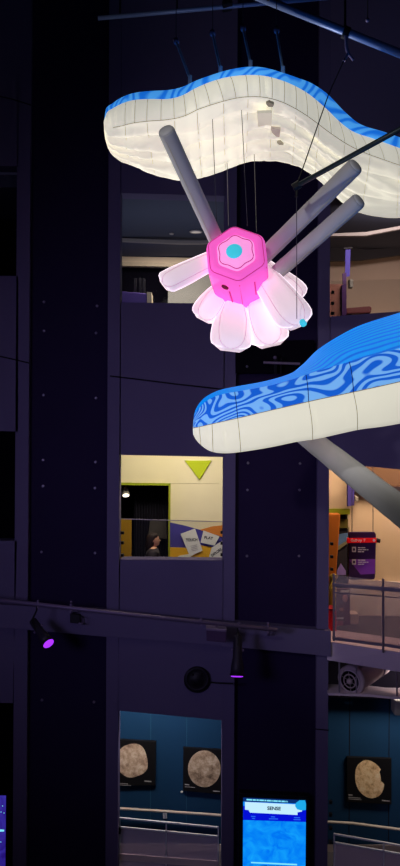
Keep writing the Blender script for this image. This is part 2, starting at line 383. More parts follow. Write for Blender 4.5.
m = MB(); m.px([(346,308),(370,306),(372,307.5),(371,313),(346,314)], 17.4, .5); m.build('seat', mat('dark_red_vinyl', (92,38,42), .6), t, bevel=.03)
for x in (349, 367):
    m = MB(); m.px([(x,313),(x+2.5,313),(x+2.5,381.5),(x,381.5)], 17.45, .4); m.build('leg', M['blackmetal'], t)

# ---------------------------------------------------------------- middle left room (workshop) and its visitor
YW = 16.5
m = MB()
m.px([(40,430),(262,430),(262,484),(40,482)], YW, .2); m.px([(169.5,483.5),(262,484),(262,640),(169.5,640)], YW, .2)
struct(m.build('wall_workshop_rear', M['creamwall']))
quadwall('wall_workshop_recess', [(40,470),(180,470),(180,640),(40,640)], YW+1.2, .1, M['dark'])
quadwall('trim_5', [(40,481.5),(170.5,483.3),(170.5,485.6),(40,484)], YW-.03, .06, M['lime'])
quadwall('trim_6', [(168.6,484.5),(170.5,484.5),(169.6,640),(167.8,640)], YW-.03, .06, M['lime'])
m = MB()
n = 60; top = []; 
pts = []
for i in range(n+1):
    x = 134 + 35*i/n
    pts.append((x, .05*math.sin(i*1.35)))
vs = [P(x, 485, YW+.45) + Vector((0, dy, 0)) for x, dy in pts] + [P(x, 625, YW+.45) + Vector((0, dy*1.2, 0)) for x, dy in pts]
vs2 = [q + Vector((0,.02,0)) for q in vs]; k = n+1
m.add(vs + vs2, [(i,i+1,k+i+1,k+i) for i in range(n)] + [(2*k+i+1,2*k+i,3*k+i,3*k+i+1) for i in range(n)])
tag(m.build('curtain', M['curtain'], None, True), 'black pleated curtain filling the doorway of the workshop behind the visitor', 'curtain')
m = MB(); m.px([(116,519.5),(131.5,519),(131,619.9),(116,619.9)], 15.9, .06); tag(m.build('display_panel', M['mustard'], bevel=.01), 'mustard yellow standing panel at the corner of the workshop window', 'panel')
m = MB(); m.px([(150,521),(166,519),(167,539),(148,537)], YW+.3, .05); tag(m.build('wall_poster', mat('dim_grey_poster', (70,64,62), .8, noise_amt=.4, nscale=9)), 'dim grey poster on the black curtain above the visitor', 'poster')
t = thing('track_spotlight', 'small lit white spotlight under the lime beam of the workshop doorway', 'spotlight', P(126,484,YW+.2))
MB().tube([P(126,484,YW+.2), P(126,490,YW+.2)], .015).build('stem', M['blackmetal'], t)
MB().lathe(P(125.5,490,YW+.2), (.1,-.5,-.8), [(.05,-.03),(.06,.02),(.07,.11)], 16).build('can', M['greywall'], t, True)
MB().lathe(P(125.5,490,YW+.2), (.1,-.5,-.8), [(.062,.10),(.06,.118)], 16).build('lens', M['lampwhite'], t)
# lime pennant
m = MB(); m.px([(184.5,460.5),(211.5,460.5),(199.5,480)], YW-.04, .045); tag(m.build('pennant', M['limebright'], bevel=.006), 'lime green triangle pointing down on the cream workshop wall', 'sign')
# mural and cards
t = thing('mural', 'wall mural of violet and orange hills over yellow ground', 'mural', P(198,562,YW-.05))
m = MB(); m.px([(170,522.5),(184,525.5),(204,531),(226,538),(226,565),(170,565)], YW-.04, .03); m.build('violet_hill', M['muralblue'], t)
m = MB(); m.px([(200,530),(212,526.5),(226,525),(226,538)], YW-.06, .03); m.build('orange_hill', M['muralorange'], t)
m = MB(); m.px([(170,547.5),(188,548),(201,545.5),(226,549),(226,600),(170,600)], YW-.07, .03); m.build('yellow_ground', M['muralyellow'], t)
cards = [([(180.5,534),(195,528.5),(202.5,550.5),(190,556.5)], 'TOUCH', (191.7,540), 11.5, 3.0, -.05, 'large white card lettered TOUCH on the mural'),
         ([(203.5,530.5),(219.5,536.5),(214.5,545.5),(200.5,542.5)], 'PLAY', (208.6,538), 9, 2.8, .1, 'white card lettered PLAY beside the orange hill'),
         ([(209,557),(211.5,548),(222.5,540.5),(226,552),(225,575),(207,575)], 'EXPLORE', (216.5,552.5), 12, 2.6, -.62, 'slanted white card lettered EXPLORE at the mural corner'),
         ([(173,560),(180,555.5),(190.5,554),(193,575),(172,575)], None, None, 0, 0, 0, 'blank white card low on the yellow ground of the mural')]
for k, (poly, tx, c, wd, h, tilt, lab) in enumerate(cards):
    Yc = YW - .10 - .012*k
    t = thing('lettered_card', lab, 'card', P(poly[-1][0], poly[-1][1], Yc), 'white cards on the mural')
    m = MB(); m.px(poly, Yc, .008); m.build('sheet', M['card'], t)
    if tx: text(tx, P(c[0], c[1], Yc-.004), h/F*Yc, M['ink'], 'lettering', t, tilt, wd/F*Yc)
    if k == 0:
        m = MB()
        for q in range(4): m.px([(190.5+q*.4,546+q*1.6),(197+q*.3,544.5+q*1.6),(197+q*.3,545+q*1.6),(190.5+q*.4,546.5+q*1.6)], Yc-.004, .003)
        m.build('sketch_lines', M['inkgrey'], t)

def person():
    base = P(152.5, 640, 15.25); fz = 5.3
    hx, hy = base.x, 15.25
    t = thing('person', 'person with long dark hair in a charcoal jacket standing in profile at the workshop window', 'person', (hx, hy, fz))
    def skin(name, verts, edges, rad, mt, sub=2):
        me = bpy.data.meshes.new(name); me.from_pydata(verts, edges, []); me.materials.append(mt)
        o = bpy.data.objects.new(name, me); C.objects.link(o)
        s = o.modifiers.new('skin', 'SKIN'); 
        for i, r in enumerate(rad): me.skin_vertices[0].data[i].radius = (r, r) if not isinstance(r, tuple) else r
        me.skin_vertices[0].data[0].use_root = True
        u = o.modifiers.new('sub', 'SUBSURF'); u.levels = u.render_levels = sub
        ev = o.evaluated_get(bpy.context.evaluated_depsgraph_get()); m2 = bpy.data.meshes.new_from_object(ev)
        bpy.data.objects.remove(o); return m2
    # local frame: facing +x, up z, H = 1.58
    V = [(0,0,.84),(.0,0,1.02),(.01,0,1.2),(.0,0,1.31),(.02,0,1.39)]
    E = [(0,1),(1,2),(2,3),(3,4)]; Rd = [.13,.11,.13,.10,.05]
    def chain(start, pts, rs):
        prev = start
        for p, r in zip(pts, rs):
            V.append(p); Rd.append(r); E.append((prev, len(V)-1)); prev = len(V)-1
        return prev
    for s in (-1, 1):
        chain(0, [(0,.09*s,.78),(.02,.10*s,.44),(-.01,.10*s,.09),(.06,.10*s,.03),(.15,.11*s,.02)], [.10,.062,.042,.04,.025])
        wv = chain(3, [(0,.15*s,1.29),(-.02,.2*s,1.03),(.17,.17*s,.93),(.24,.15*s,.94)], [.062,.046,.034,.026])
        for q in range(4):
            chain(wv, [(.28,(.15-.022+.016*q)*s,.945),(.32+.006*(q%2),(.15-.028+.019*q)*s,.935),(.335,(.15-.03+.02*q)*s,.915)], [.011,.009,.008])
        chain(wv, [(.26,.115*s,.95),(.295,.10*s,.94)], [.011,.009])
    me = skin('body', V, E, Rd, M['skin'])
    # head: profile rings along z, facing +x
    hm = MB(); rings = []
    prof = [(1.36,.045,.045,.0),(1.385,.05,.05,.02),(1.40,.068,.05,.035),(1.425,.082,.058,.025),(1.45,.088,.066,.02),(1.475,.092,.07,.015),
            (1.50,.095,.073,.01),(1.525,.096,.073,.008),(1.55,.088,.068,.004),(1.57,.068,.054,0),(1.583,.035,.03,0),(1.588,.005,.005,0)]
    for z, rx, ry, ox in prof:
        rg = []
        for k in range(20):
            a = 2*math.pi*k/20; x = math.cos(a)*rx + ox; y = math.sin(a)*ry
            front = max(0, math.cos(a))**12
            if 1.455 < z < 1.50: x += front * (.028 if z < 1.48 else .012)
            if abs(z-1.425) < .02: x += front*.008
            rg.append(Vector((x, y, z)))
        rings.append(rg)
    hm.loft(rings)
    for s in (-1, 1): hm.sphere((.0, .073*s, 1.48), .028, 8, (.7,.35,1.1))
    bm = bmesh.new(); bm.from_mesh(me)
    vv = [bm.verts.new(q) for q in hm.v]
    for f in hm.f:
        try: bm.faces.new([vv[k] for k in f])
        except ValueError: pass
    bmesh.ops.recalc_face_normals(bm, faces=bm.faces); bm.to_mesh(me); bm.free()
    for p in me.polygons: p.use_smooth = True
    b = bpy.data.objects.new('body', me); C.objects.link(b); b.parent = t
    def put(mb, name, mt):
        mb.v = [q + t.location for q in mb.v]; return mb.build(name, mt, t, True)
    for s in (-1, 1): put(MB().sphere((.093, .03*s, 1.497), .011, 8, (.6,1.2,.7)), 'eye', M['ink'])
    put(MB().sphere((.098, 0, 1.432), .012, 8, (.5,1.8,.5)), 'mouth', mat('lips', (150,70,66), .6))
    # hair: cap + long fall to the shoulder
    hb = MB(); rr = []
    for z, rx, ry, ox, cut in [(1.30,.07,.085,-.07,0),(1.36,.075,.10,-.055,0),(1.42,.08,.10,-.045,0),(1.48,.085,.096,-.035,0),(1.53,.1,.09,-.012,0),(1.57,.088,.08,-.0,0),(1.598,.055,.05,0,0),(1.608,.008,.008,0,0)]:
        rr.append([Vector((math.cos(2*math.pi*k/20)*rx + ox, math.sin(2*math.pi*k/20)*ry + .006*math.sin(k*2.3), z)) for k in range(20)])
    hb.loft(rr); put(hb, 'hair', M['hair'])
    V2 = [(0,0,.86),(0,0,1.04),(.0,0,1.2),(0,0,1.31),(.0,0,1.345)]; E2 = [(0,1),(1,2),(2,3),(3,4)]; R2 = [.155,.135,.155,.125,.075]
    for s in (-1, 1):
        i = len(V2); V2 += [(0,.16*s,1.3),(-.02,.21*s,1.03),(.16,.175*s,.93)]; R2 += [.085,.065,.05]; E2 += [(3,i),(i,i+1),(i+1,i+2)]
    mj = skin('jacket', V2, E2, R2, M['jacket'])
    for p in mj.polygons: p.use_smooth = True
    o = bpy.data.objects.new('jacket', mj); C.objects.link(o); o.parent = t
    V3 = [(0,0,.9),(0,0,.8)]; E3 = [(0,1)]; R3 = [.14,.14]
    for s in (-1, 1):
        i = len(V3); V3 += [(0,.09*s,.76),(.02,.10*s,.44),(-.01,.10*s,.10)]; R3 += [.115,.08,.065]; E3 += [(1,i),(i,i+1),(i+1,i+2)]
    mt_ = skin('trousers', V3, E3, R3, M['ink'])
    for p in mt_.polygons: p.use_smooth = True
    o = bpy.data.objects.new('trousers', mt_); C.objects.link(o); o.parent = t
person()

def clips(t, x, ys, Yv):
    for y in ys:
        m = MB(); m.px([(x-1.5,y-1.4),(x+1.5,y-1.4),(x+1.5,y+1.4),(x-1.5,y+1.4)], Yv-.03, .08); m.build('clip', M['blackmetal'], t, bevel=.005)
def pane(name, label, poly, Yv, mt, dep=.015):
    t = thing(name, label, 'glass balustrade', P(poly[-1][0], poly[-1][1], Yv if not callable(Yv) else Yv(poly[-1][0])), 'glass balustrades in the openings')
    m = MB(); m.px(poly, Yv, dep); m.build('pane', mt, t); return t
t = pane('glass_balustrade', 'clear glass balustrade across the lower half of the workshop window', [(120.9,519),(223.3,522),(223,560),(120.6,559.2)], 14.18, M['clear'])
clips(t, 122.2, (533,543,555.5), 14.18); clips(t, 222, (532.5,543.5,555), 14.18)
m = MB(); m.px([(120.9,518.6),(223.3,521.6),(223.3,522.2),(120.9,519.3)], 14.17, .03); m.build('top_edge', M['railgrey'], t)
pane('glass_balustrade', 'clear glass balustrade low in the upper left window', [(121.2,262),(225,264),(225,303.4),(121,302.4)], 14.18, M['clear'])
t = pane('glass_balustrade', 'clear glass balustrade low in the upper right window', [(331.4,281),(440,278),(440,309),(331,316)], lambda x: Yr(x)+.15, M['clear'])
clips(t, 333, (292,303,313), 14.15)

# ---------------------------------------------------------------- middle right gallery and its balcony
quadwall('wall_gallery_rear', [(347.5,440),(500,440),(500,660),(347.5,660)], 16.4, .2, M['gallerywall'])
quadwall('wall_gallery_rear_upper', [(300,440),(348,440),(348,511),(300,510)], 16.3, .3, M['gallerywall'])
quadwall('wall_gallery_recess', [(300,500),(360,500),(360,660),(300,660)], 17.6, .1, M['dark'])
quadwall('trim_7', [(300,508.5),(350,509),(350,514.5),(300,514)], 16.25, .1, M['lime'])
quadwall('ceiling_gallery_soffit', [(352,455),(480,462),(480,489),(352,485)], 16.1, .28, M['brown'])
quadwall('wall_gallery_base', [(349,579.5),(500,587),(500,660),(349,660)], 16.33, .06, mat('pale_gallery_panel', (226,212,204), .8))
m = MB(); m.px([(347.5,480),(354.5,488),(354,505.5),(347.5,506.5)], 16.0, .08); tag(m.build('gallery_flag', M['muralblue'], bevel=.008), 'dark violet flag panel half hidden by the big grey tube', 'flag')
m = MB(); m.px([(354.5,495),(358.5,497),(358.5,502),(355,501)], 16.1, .32); tag(m.build('gallery_spotlight', M['greywall'], bevel=.02), 'small grey spotlight beside the dark violet flag panel', 'spotlight')
m = MB(); m.px([(325,514),(340.5,514),(336,580),(333.5,640),(325,640)], 15.6, .25); tag(m.build('orange_column', M['orange'], bevel=.02), 'leaning orange column at the edge of the lower gallery opening', 'column')
t = thing('exhibit_stand', 'dark exhibit stand with a blue picture beside the orange column', 'exhibit', P(342,636,16.4))
m = MB(); m.px([(336,531),(349,527),(349,650),(334.5,650)], 16.4, .3); m.build('back_board', M['ink'], t)
m = MB(); m.px([(338,534.5),(348,533),(348,540.5),(337.5,546)], 16.37, .03); m.build('blue_picture', mat('hazy_blue_picture', (86,120,168), .6, noise_amt=.3, nscale=9), t)
m = MB(); m.px([(337,547),(347.5,540),(347.5,543.5),(337,551)], 16.36, .03); m.build('grey_brace', mat('olive_grey_brace', (120,116,92), .7), t)
m = MB(); m.px([(340,519),(348,519),(348,528),(339,528)], 16.36, .03); m.build('olive_board', mat('olive_board', (104,96,40), .7), t)
m = MB(); m.px([(337,571),(341,563.5),(346,571),(346,575),(337,575)], 16.35, .03); m.build('violet_picture', mat('violet_blue_picture', (140,120,200), .6, noise_amt=.3, nscale=12), t)
t = thing('fabric_sculpture', 'straw yellow fabric sculpture standing beside the orange column behind the rail', 'sculpture', P(332,618,15.3))
m = MB(); m.tube([P(332.5,640,15.3), P(332,610,15.3), P(331.5,592,15.3), P(333,578,15.3)], [.05,.06,.085,.04], 12); m.build('trunk', M['gold'], t, True)
MB().sphere(P(333.5,577,15.3), .07, 10, (1.1,.8,.8)).build('head', M['gold'], t, True)
t = thing('cabinet', 'red cabinet standing behind the glass at the lower gallery corner', 'cabinet', P(332,634,15.0))
m = MB(); m.px([(325,610.5),(336.5,610.5),(336.5,638),(325,638)], 14.75, .3); m.build('body', M['red'], t, bevel=.01)
m = MB(); m.px([(325,609),(335.4,609),(335.4,610.6),(325,610.6)], 14.73, .34); m.build('top', mat('crimson_top', (150,24,44), .5), t)
t = thing('exhibit_board', 'maroon picture board standing behind the balcony glass under the gallery sign', 'board', P(343,637,15.5))
m = MB(); m.px([(336,589),(350,588.5),(350,640),(336,640)], 15.5, .06); m.build('board', M['maroon'], t)
m = MB(); m.px([(340.5,590.5),(349.5,589.8),(349.5,592.2),(340.5,592.5)], 15.49, .01); m.build('pale_banner', M['card'], t)
MB().sphere(P(345,598.5,15.49), .05, 10, (1,.3,1.3)).build('pink_picture', mat('pink_picture', (196,130,126), .7), t, True)
m = MB(); m.px([(339,608.5),(343.5,607.5),(343.5,611.5),(340,611)], 15.49, .01); m.build('tan_picture', mat('tan_picture', (176,120,92), .7), t)
m = MB(); m.px([(336.5,617.5),(343.5,617.5),(343.5,619.2),(336.5,619.2)], 15.49, .01); m.build('label_strip', M['card'], t)
m = MB(); m.px([(336.5,621),(343,621),(343,636),(336.5,636)], 15.48, .02); m.build('rose_panel', mat('rose_panel', (176,92,104), .7), t)
m = MB(); m.px([(350.5,614),(358.5,614),(358.5,640),(350.5,640)], 15.6, .3); tag(m.build('plinth', mat('pale_mauve_plinth', (206,186,182), .7), bevel=.01), 'pale low plinth behind the balcony glass beside the maroon board', 'plinth')
# gallery sign
t = thing('gallery_sign', 'purple hanging sign with a red Gallery 7 header and white lists', 'sign', P(362,582,15.1))
YS = 15.1
m = MB(); m.px([(349,533.5),(350,532),(374.5,532),(376,534),(375.3,577),(374,579.5),(350,580),(348.6,578)], YS, .06); m.build('board', M['signpurple'], t, bevel=.01)
m = MB(); m.px([(347.8,538.2),(376.5,538),(376.4,542.6),(347.6,543)], YS-.02, .1); m.build('header', M['signred'], t)
text('Gallery', P(356.2,540.5,YS-.026), 2.6/F*YS, M['white'], 'header_lettering', t, 0, 11.2/F*YS)
text('7', P(364.4,540.4,YS-.026), 2.6/F*YS, M['white'], 'header_number', t, 0, 1.8/F*YS)
MB().lathe(P(374,540.4,YS-.022), (0,-1,0), [(.022,0),(.022,.006)], 14).build('header_dot', M['white'], t)
m = MB(); m.px([(349.3,559.5),(375.2,559.2),(374.8,573.8),(349,575)], YS-.008, .01); m.build('violet_print', M['signviolet'], t)
m = MB(); m.px([(349.3,560),(361,575),(349,575.3)], YS-.014, .01); m.build('dark_wedge', M['signpurple'], t)
for (y, n_) in ((549.5, 3), (562, 3)):
    m = MB(); m.px([(352,y-2.6),(356,y-2.6),(356,y+2.6),(352,y+2.6)], YS-.02, .008); ic = m.build('pictogram', M['white'], t)
    m = MB(); m.px([(353,y-1.2),(355,y-1.2),(355,y+1.2),(353,y+1.2)], YS-.024, .006); m.build('pictogram_mark', M['signpurple'], ic)
    m = MB()
    for q in range(n_):
        yy = y - 2.2 + q*2.0; x = 358
        for L_ in ([2.6,4.2], [4.4,3.4,1.6], [3.4,2.2])[q]:
            m.px([(x,yy),(x+L_,yy),(x+L_,yy+.9),(x,yy+.9)], YS-.016, .006); x += L_ + .5
    m.build('small_print', M['white'], t)
for x in (352, 373): MB().tube([P(x,533,YS+.03), P(x,440,YS+.03)], .006, 6).build('hanging_wire', M['cable'], t)
t = thing('security_camera', 'small dark camera poking out beside the purple gallery sign', 'camera', P(379,541,15.2))
MB().tube([P(375.5,540,15.2), P(380,541,15.2)], .035, 10).build('barrel', M['blackmetal'], t); MB().tube([P(376.5,540.5,15.2), P(376.5,540.5,16.42)], .02, 8).build('arm', M['blackmetal'], t)
# balcony
m = MB(); m.px([(327,641.5),(352,645),(400,652),(470,662),(470,686),(400,672),(330,660.5),(327,660)], Yr, 1.0)
struct(m.build('floor_balcony', M['slab']))
t = thing('balcony_railing', 'glass and grey metal balcony railing along the gallery floor edge', 'railing', P(336,642,13.95))
Yg = lambda x: Yr(x) - .03
m = MB(); m.px([(333,583.5),(352,584.8),(400,588.2),(470,594),(470,599.5),(400,592.5),(352,588.2),(333,586.4)], lambda x: Yr(x)-.06, .1); m.build('top_rail', M['railgrey'], t, bevel=.01)
m = MB(); m.px([(333,637.2),(383,643.5),(470,655),(470,659),(383,646.5),(333,640)], Yg, .06); m.build('bottom_rail', M['railgrey'], t)
for a, b, y0, y1, z0, z1 in ((334.5,382.5,575,581,638,644), (384.5,470,581,592,644,656)):
    m = MB(); m.px([(a,y0),(b,y1),(b,z1),(a,z0)], Yg, .015); m.build('glass_panel', M['hazy'], t)
for x, y0, y1 in ((334,574,641), (383.5,579,653)):
    m = MB(); m.px([(x-.9,y0),(x+.9,y0),(x+.9,y1),(x-.9,y1)], lambda q: Yr(x)-.05, .05); m.build('post', M['railgrey'], t)
m = MB(); m.px([(334,592),(383,596),(470,604),(470,605),(383,597),(334,593)], Yg, .03); m.build('handrail_line', M['railgrey'], t)
clips(t, 332, (544,557,569.5), 14.2)

# duct fan and tray below the balcony
quadwall('wall_corridor_shade', [(318,655),(470,662),(470,701),(318,697)], 15.6, .34, M['dark'])  # dark sheet added for the darkness behind the fan
t = thing('duct_fan', 'round mauve duct fan lying under the balcony floor', 'fan', P(352,694,14.0))
ax = Vector((.62, .75, .06)).normalized(); c = P(351, 680.5, 14.0)
MB().lathe(c, ax, [(.17,-.02),(.215,-.03),(.235,.0),(.235,.06),(.20,.10),(.205,.14),(.19,.5),(.17,.8),(.165,1.0)], 36).build('housing', M['duct'], t, True)
MB().lathe(c, ax, [(.168,-.032),(.178,-.04),(.168,-.048),(.158,-.04),(.168,-.032)], 36, False).build('mouth_ring', M['slab'], t, True)
MB().lathe(c, ax, [(.156,-.024),(.156,-.034)], 36).build('mouth', M['dark'], t)
MB().lathe(c, ax, [(.10,-.036),(.115,-.042),(.10,-.048),(.092,-.042),(.10,-.036)], 30, False).build('inner_ring', M['duct'], t, True)
MB().lathe(c, ax, [(.05,-.036),(.04,-.07),(.01,-.08)], 20).build('hub', M['duct'], t, True)
a_ = ax.orthogonal().normalized(); b_ = ax.cross(a_)
for k in range(6):
    an = k*math.pi/3; r0 = a_*math.cos(an)+b_*math.sin(an); MB().tube([c-ax*.042+r0*.04, c-ax*.042+r0*.15], .004, 6).build('vane', M['duct'], t)
MB().lathe(c + ax*.75, ax, [(.171,0),(.18,.01),(.18,.05),(.171,.06)], 30).build('clamp_band', M['signpurple'], t, True)
t = thing('cable_tray', 'pale metal tray hung under the balcony below the duct fan', 'tray', P(360,699,13.9))
m = MB(); m.px([(328.5,693),(340,693.5),(372,694.5),(392,696.8),(470,699),(470,702),(392,699),(372,697),(340,695.6),(328.5,695.4)], lambda x: 13.85, .5); m.build('tray_plate', M['slab'], t)
for x, y0 in ((339.3,662), (356.5,664.5), (397,671.5)):
    MB().tube([P(x,y0,13.9), P(x,696,13.9)], .013, 8).build('hanger', M['railgrey'], t)
m = MB(); m.px([(394.5,700),(410,700),(410,716),(394.5,716)], 14.6, .3); tag(m.build('wall_speaker', M['greywall'], bevel=.03), 'pale box fixed at the picture edge under the cable tray', 'speaker')

# ---------------------------------------------------------------- lower corridor: petrol wall, moon pictures, handrails
YL = 15.95
struct(MB().box((-2.4, YL, 1.2), (1.3, YL+.15, 4.95)).build('wall_corridor', M['navywall']))
struct(MB().box((1.5, YL, 1.2), (6.3, YL+.15, 4.95)).build('wall_corridor_right', M['navywall']))
struct(MB().box((-2.4, YL-.03, 1.2), (1.3, YL, 1.32)).build('baseboard_left', M['paleboard']))
struct(MB().box((1.5, YL-.03, 1.2), (6.3, YL, 1.32)).build('baseboard_right', M['paleboard']))
g = MB()
for x in (150.5, 186.5): g.px([(x,690),(x+.7,690),(x,870),(x-.7,870)], YL-.004, .004)
g.build('panel_joint', mat('joint_blue', (36,80,108), .7), bpy.data.objects['wall_corridor'])
g = MB()
for x in (349.5, 389): g.px([(x,690),(x+.7,690),(x-.3,870),(x-1,870)], YL-.004, .004)
g.build('panel_joint', M['groove'], bpy.data.objects['wall_corridor_right'])
def moon(label, board, disc, mt, cap):
    t = thing('moon_picture', label, 'picture', P(board[3][0], board[3][1], YL), 'moon pictures on the petrol blue corridor wall')
    m = MB(); m.px(board, YL-.06, .06); m.build('board', M['picblack'], t, bevel=.004)
    m = MB(); m.px(disc, YL-.066, .005); m.build('moon_print', mt, t)
    for x, y, w_, h_ in cap: MB().px([(x,y),(x+w_,y+w_*.08),(x+w_,y+h_+w_*.08),(x,y+h_)], YL-.064, .003).build('caption', M['inkgrey'], t)
    return t
def blob(cx, cy, rx, ry, wob, seed, n=40, rot=0):
    o = []
    for k in range(n):
        a = 2*math.pi*k/n; r = 1 + wob*noise.noise(Vector((math.cos(a)*1.3+seed, math.sin(a)*1.3, seed)))
        x, y = rx*r*math.cos(a), ry*r*math.sin(a); o.append((cx + x*math.cos(rot) - y*math.sin(rot), cy + x*math.sin(rot) + y*math.cos(rot)))
    return o
moon('black picture of a lumpy tan moon at the jamb of the lower left opening', [(99,738.5),(156,741.5),(155.5,785.5),(99,786)], blob(132.5,761,16,17,.14,3.1), M['moon_a'], [(119,783,9,.6),(119,784.6,12,.5),(144.5,780.5,7,1.2)])
moon('black picture of a round brown moon on the corridor wall', [(183.3,747.5),(226,750),(225,795),(183,790.8)], blob(204.3,768.8,16.3,18.3,.02,1.0), M['moon_b'], [(184.8,784,4.5,1),(184.8,786.5,10,.5),(213,790.5,7,1)])
moon('black picture of a sandy egg shaped moon at the bottom of the right opening', [(347,757),(391.5,758.5),(391.5,804.5),(347,802)], [(x + (max(0, (x-374)/10))*(-3.2)*(1 if abs(y-777) < 6 else 0), y) for x, y in blob(369.5,779.3,14.2,19.4,.05,2.0,rot=-.3)], M['moon_c'], [(348.5,794.3,4,1.2),(348.5,797,12,.6),(348.5,798.6,13,.5),(382,800,8,1)])
tag(MB().sphere(P(181.8,792,YL-.01), .022, 8, (1,.5,1)).build('wall_stud', M['card'], None, True), 'tiny pale stud under the corner of the round moon picture', 'stud')
def handrail(label, pts, br):
    t = thing('handrail', label, 'handrail', P(pts[0][0], pts[0][1]+3, YL-.1), 'handrails on the corridor wall')
    MB().tube([P(x, y, YL-.14) for x, y in pts], .024, 10).build('rail', M['wood'], t, True)
    for x, y in br:
        m = MB(); m.px([(x-2,y),(x+2,y),(x+2,y+6.5),(x-2,y+6.5)], YL-.03, .03); b = m.build('bracket', M['chrome'], t, bevel=.01)
        MB().tube([P(x,y+.5,YL-.14), P(x,y+3,YL-.03)], .012, 8).build('bracket_arm', M['chrome'], b)
handrail('pale handrail on the corridor wall under the two moon pictures', [(92,807.5),(118,808.5),(160,811),(224,815.5),(232,816)], [(165,812.5)])
handrail('pale handrail on the corridor wall under the egg shaped moon picture', [(318,821.8),(330,822),(352,823.2),(400,829.5),(440,835)], [(410,831)])
def rail_unit(label, x0, x1, yt0, yt1, gap, posts, Yv, yb):
    t = thing('balustrade', label, 'glass balustrade', P(x0, yb, Yv), 'steel framed balustrades of the lower floor')
    def ly(x): return yt0 + (yt1-yt0)*(x-x0)/(x1-x0)
    m = MB(); m.px([(x0,ly(x0)-.7),(x1,ly(x1)-.7),(x1,ly(x1)+.7),(x0,ly(x0)+.7)], Yv, .04); m.build('top_rail', M['chrome'], t)
    m = MB(); m.px([(x0,ly(x0)+gap-.7),(x1,ly(x1)+gap-.7),(x1,ly(x1)+gap+.7),(x0,ly(x0)+gap+.7)], Yv, .04); m.build('mid_rail', M['chrome'], t)
    for x in posts: m = MB(); m.px([(x-.6,ly(x)),(x+.6,ly(x)),(x+.4,yb),(x-.8,yb)], Yv, .04); m.build('post', M['chrome'], t)
    for a, b in zip(posts, posts[1:]):
        m = MB(); m.px([(a+.9,ly(a)+gap+1),(b-.9,ly(b)+gap+1),(b-.9,yb),(a+.9,yb)], Yv+.01, .012); m.build('glass_panel', M['mauvereflection'], t)
    return t
t = rail_unit('steel framed glass balustrade with a mauve reflection in the lower left opening', 119.2, 218.8, 818.5, 828, 9.2, [119.5, 166.2, 218.3], 14.2, 889)
clips(t, 119, (829,833), 14.18)
m = MB(); m.px([(119.5,854),(218.3,861.5),(218.3,868),(119.5,860.5)], 14.185, .03); m.build('bottom_band', mat('pale_frosted_band', (236,214,212), .7), t)
t = rail_unit('steel framed glass balustrade with a mauve reflection in the lower right opening', 334, 470, 834.5, 858, 8.5, [334.4, 384, 440], 14.0, 889)
clips(t, 331, (803,815.5,829,843), 13.98)

# ---------------------------------------------------------------- left dark rooms: screen
t = thing('wall_screen', 'violet blue video screen at the lower left corner opening', 'screen', P(-6,880,14.9))
m = MB(); m.px([(-60,793.5),(7,794.5),(6,900),(-60,900)], 14.9, .08); m.build('housing', M['blackmetal'], t)
m = MB(); m.px([(-58,795),(5.8,795.8),(5,898),(-58,898)], 14.89, .01); m.build('picture', M['space'], t)
m = MB(); m.px([(-6,829),(4.2,829.8),(4,831.5),(-6,832)], 14.885, .004); m.build('bright_streak', M['screenpale'], t)
for x, y in ((2.5,806),(4,813),(1,812),(.8,842)): MB().sphere(P(x,y,14.885), .008, 6).build('star', M['screenpale'], t)

# ---------------------------------------------------------------- information screen
YK = 13.96
t = thing('information_screen', 'tall bright blue screen headed SENSE on the dark right pillar', 'screen', P(274,905,YK))
m = MB(); m.px([(239.5,793),(309.5,796.5),(308,908),(238.5,908)], YK, .16); m.build('housing', M['blackmetal'], t, bevel=.01)
k = lambda poly, nm, mt, d: (lambda q: q.px(poly, YK-d, .003).build(nm, mt, t))(MB())
k([(243.2,797.6),(306,800.4),(305.2,904),(242.6,904)], 'picture', M['screen'], .004)
k([(243.2,797.6),(306,800.4),(305.9,803.8),(243.2,801.6)], 'navy_bar', M['screennavy'], .008)
k([(243.2,806),(306,810),(305.8,822),(243.1,820)], 'deep_blue_band', M['screendeep'], .008)
k([(245,802),(302,804.8),(302,811.5),(297.5,812.3),(297.5,815),(250,812.6),(248.5,810),(245,809.6)], 'white_banner', M['screentop'], .012)
m = MB(); m.px([(306,804),(305,800.4),(299.5,800.4),(296,803),(295,806),(297,809.2),(301,810.4),(305.9,810)], YK-.016, .003); m.build('cyan_badge', M['screencyan'], t)
text('SENSE', P(274,808.6,YK-.018), 3.4/F*YK, M['screenink'], 'banner_lettering', t, .03, 13.5/F*YK)
m = MB()
x = 246.5
for L_ in (5.6,3.2,2.2,4.6,1.6,4.2,1.2,4.4,2.6,3.4,1.0,.6):
    m.px([(x,798.9+(x-246)*.05),(x+L_,798.9+(x+L_-246)*.05),(x+L_,800.3+(x+L_-246)*.05),(x,800.3+(x-246)*.05)], YK-.012, .002); x += L_+.6
m.build('small_print', M['screenpale'], t)
m = MB()
for x, y, L_ in ((251,816,4.5),(252,818,3),(271,816.4,4),(269,818.4,9),(294,817.2,6),(293.5,819.2,7)):
    m.px([(x,y),(x+L_,y+.2),(x+L_,y+1),(x,y+.8)], YK-.012, .002)
m.build('menu_print', mat('menu_blue', (0,0,0), .5, emit=1, ecol=(40,110,240)), t)
k([(251,862),(297,864),(297,865.4),(251,863.2)], 'pale_line', M['screenpale'], .008)

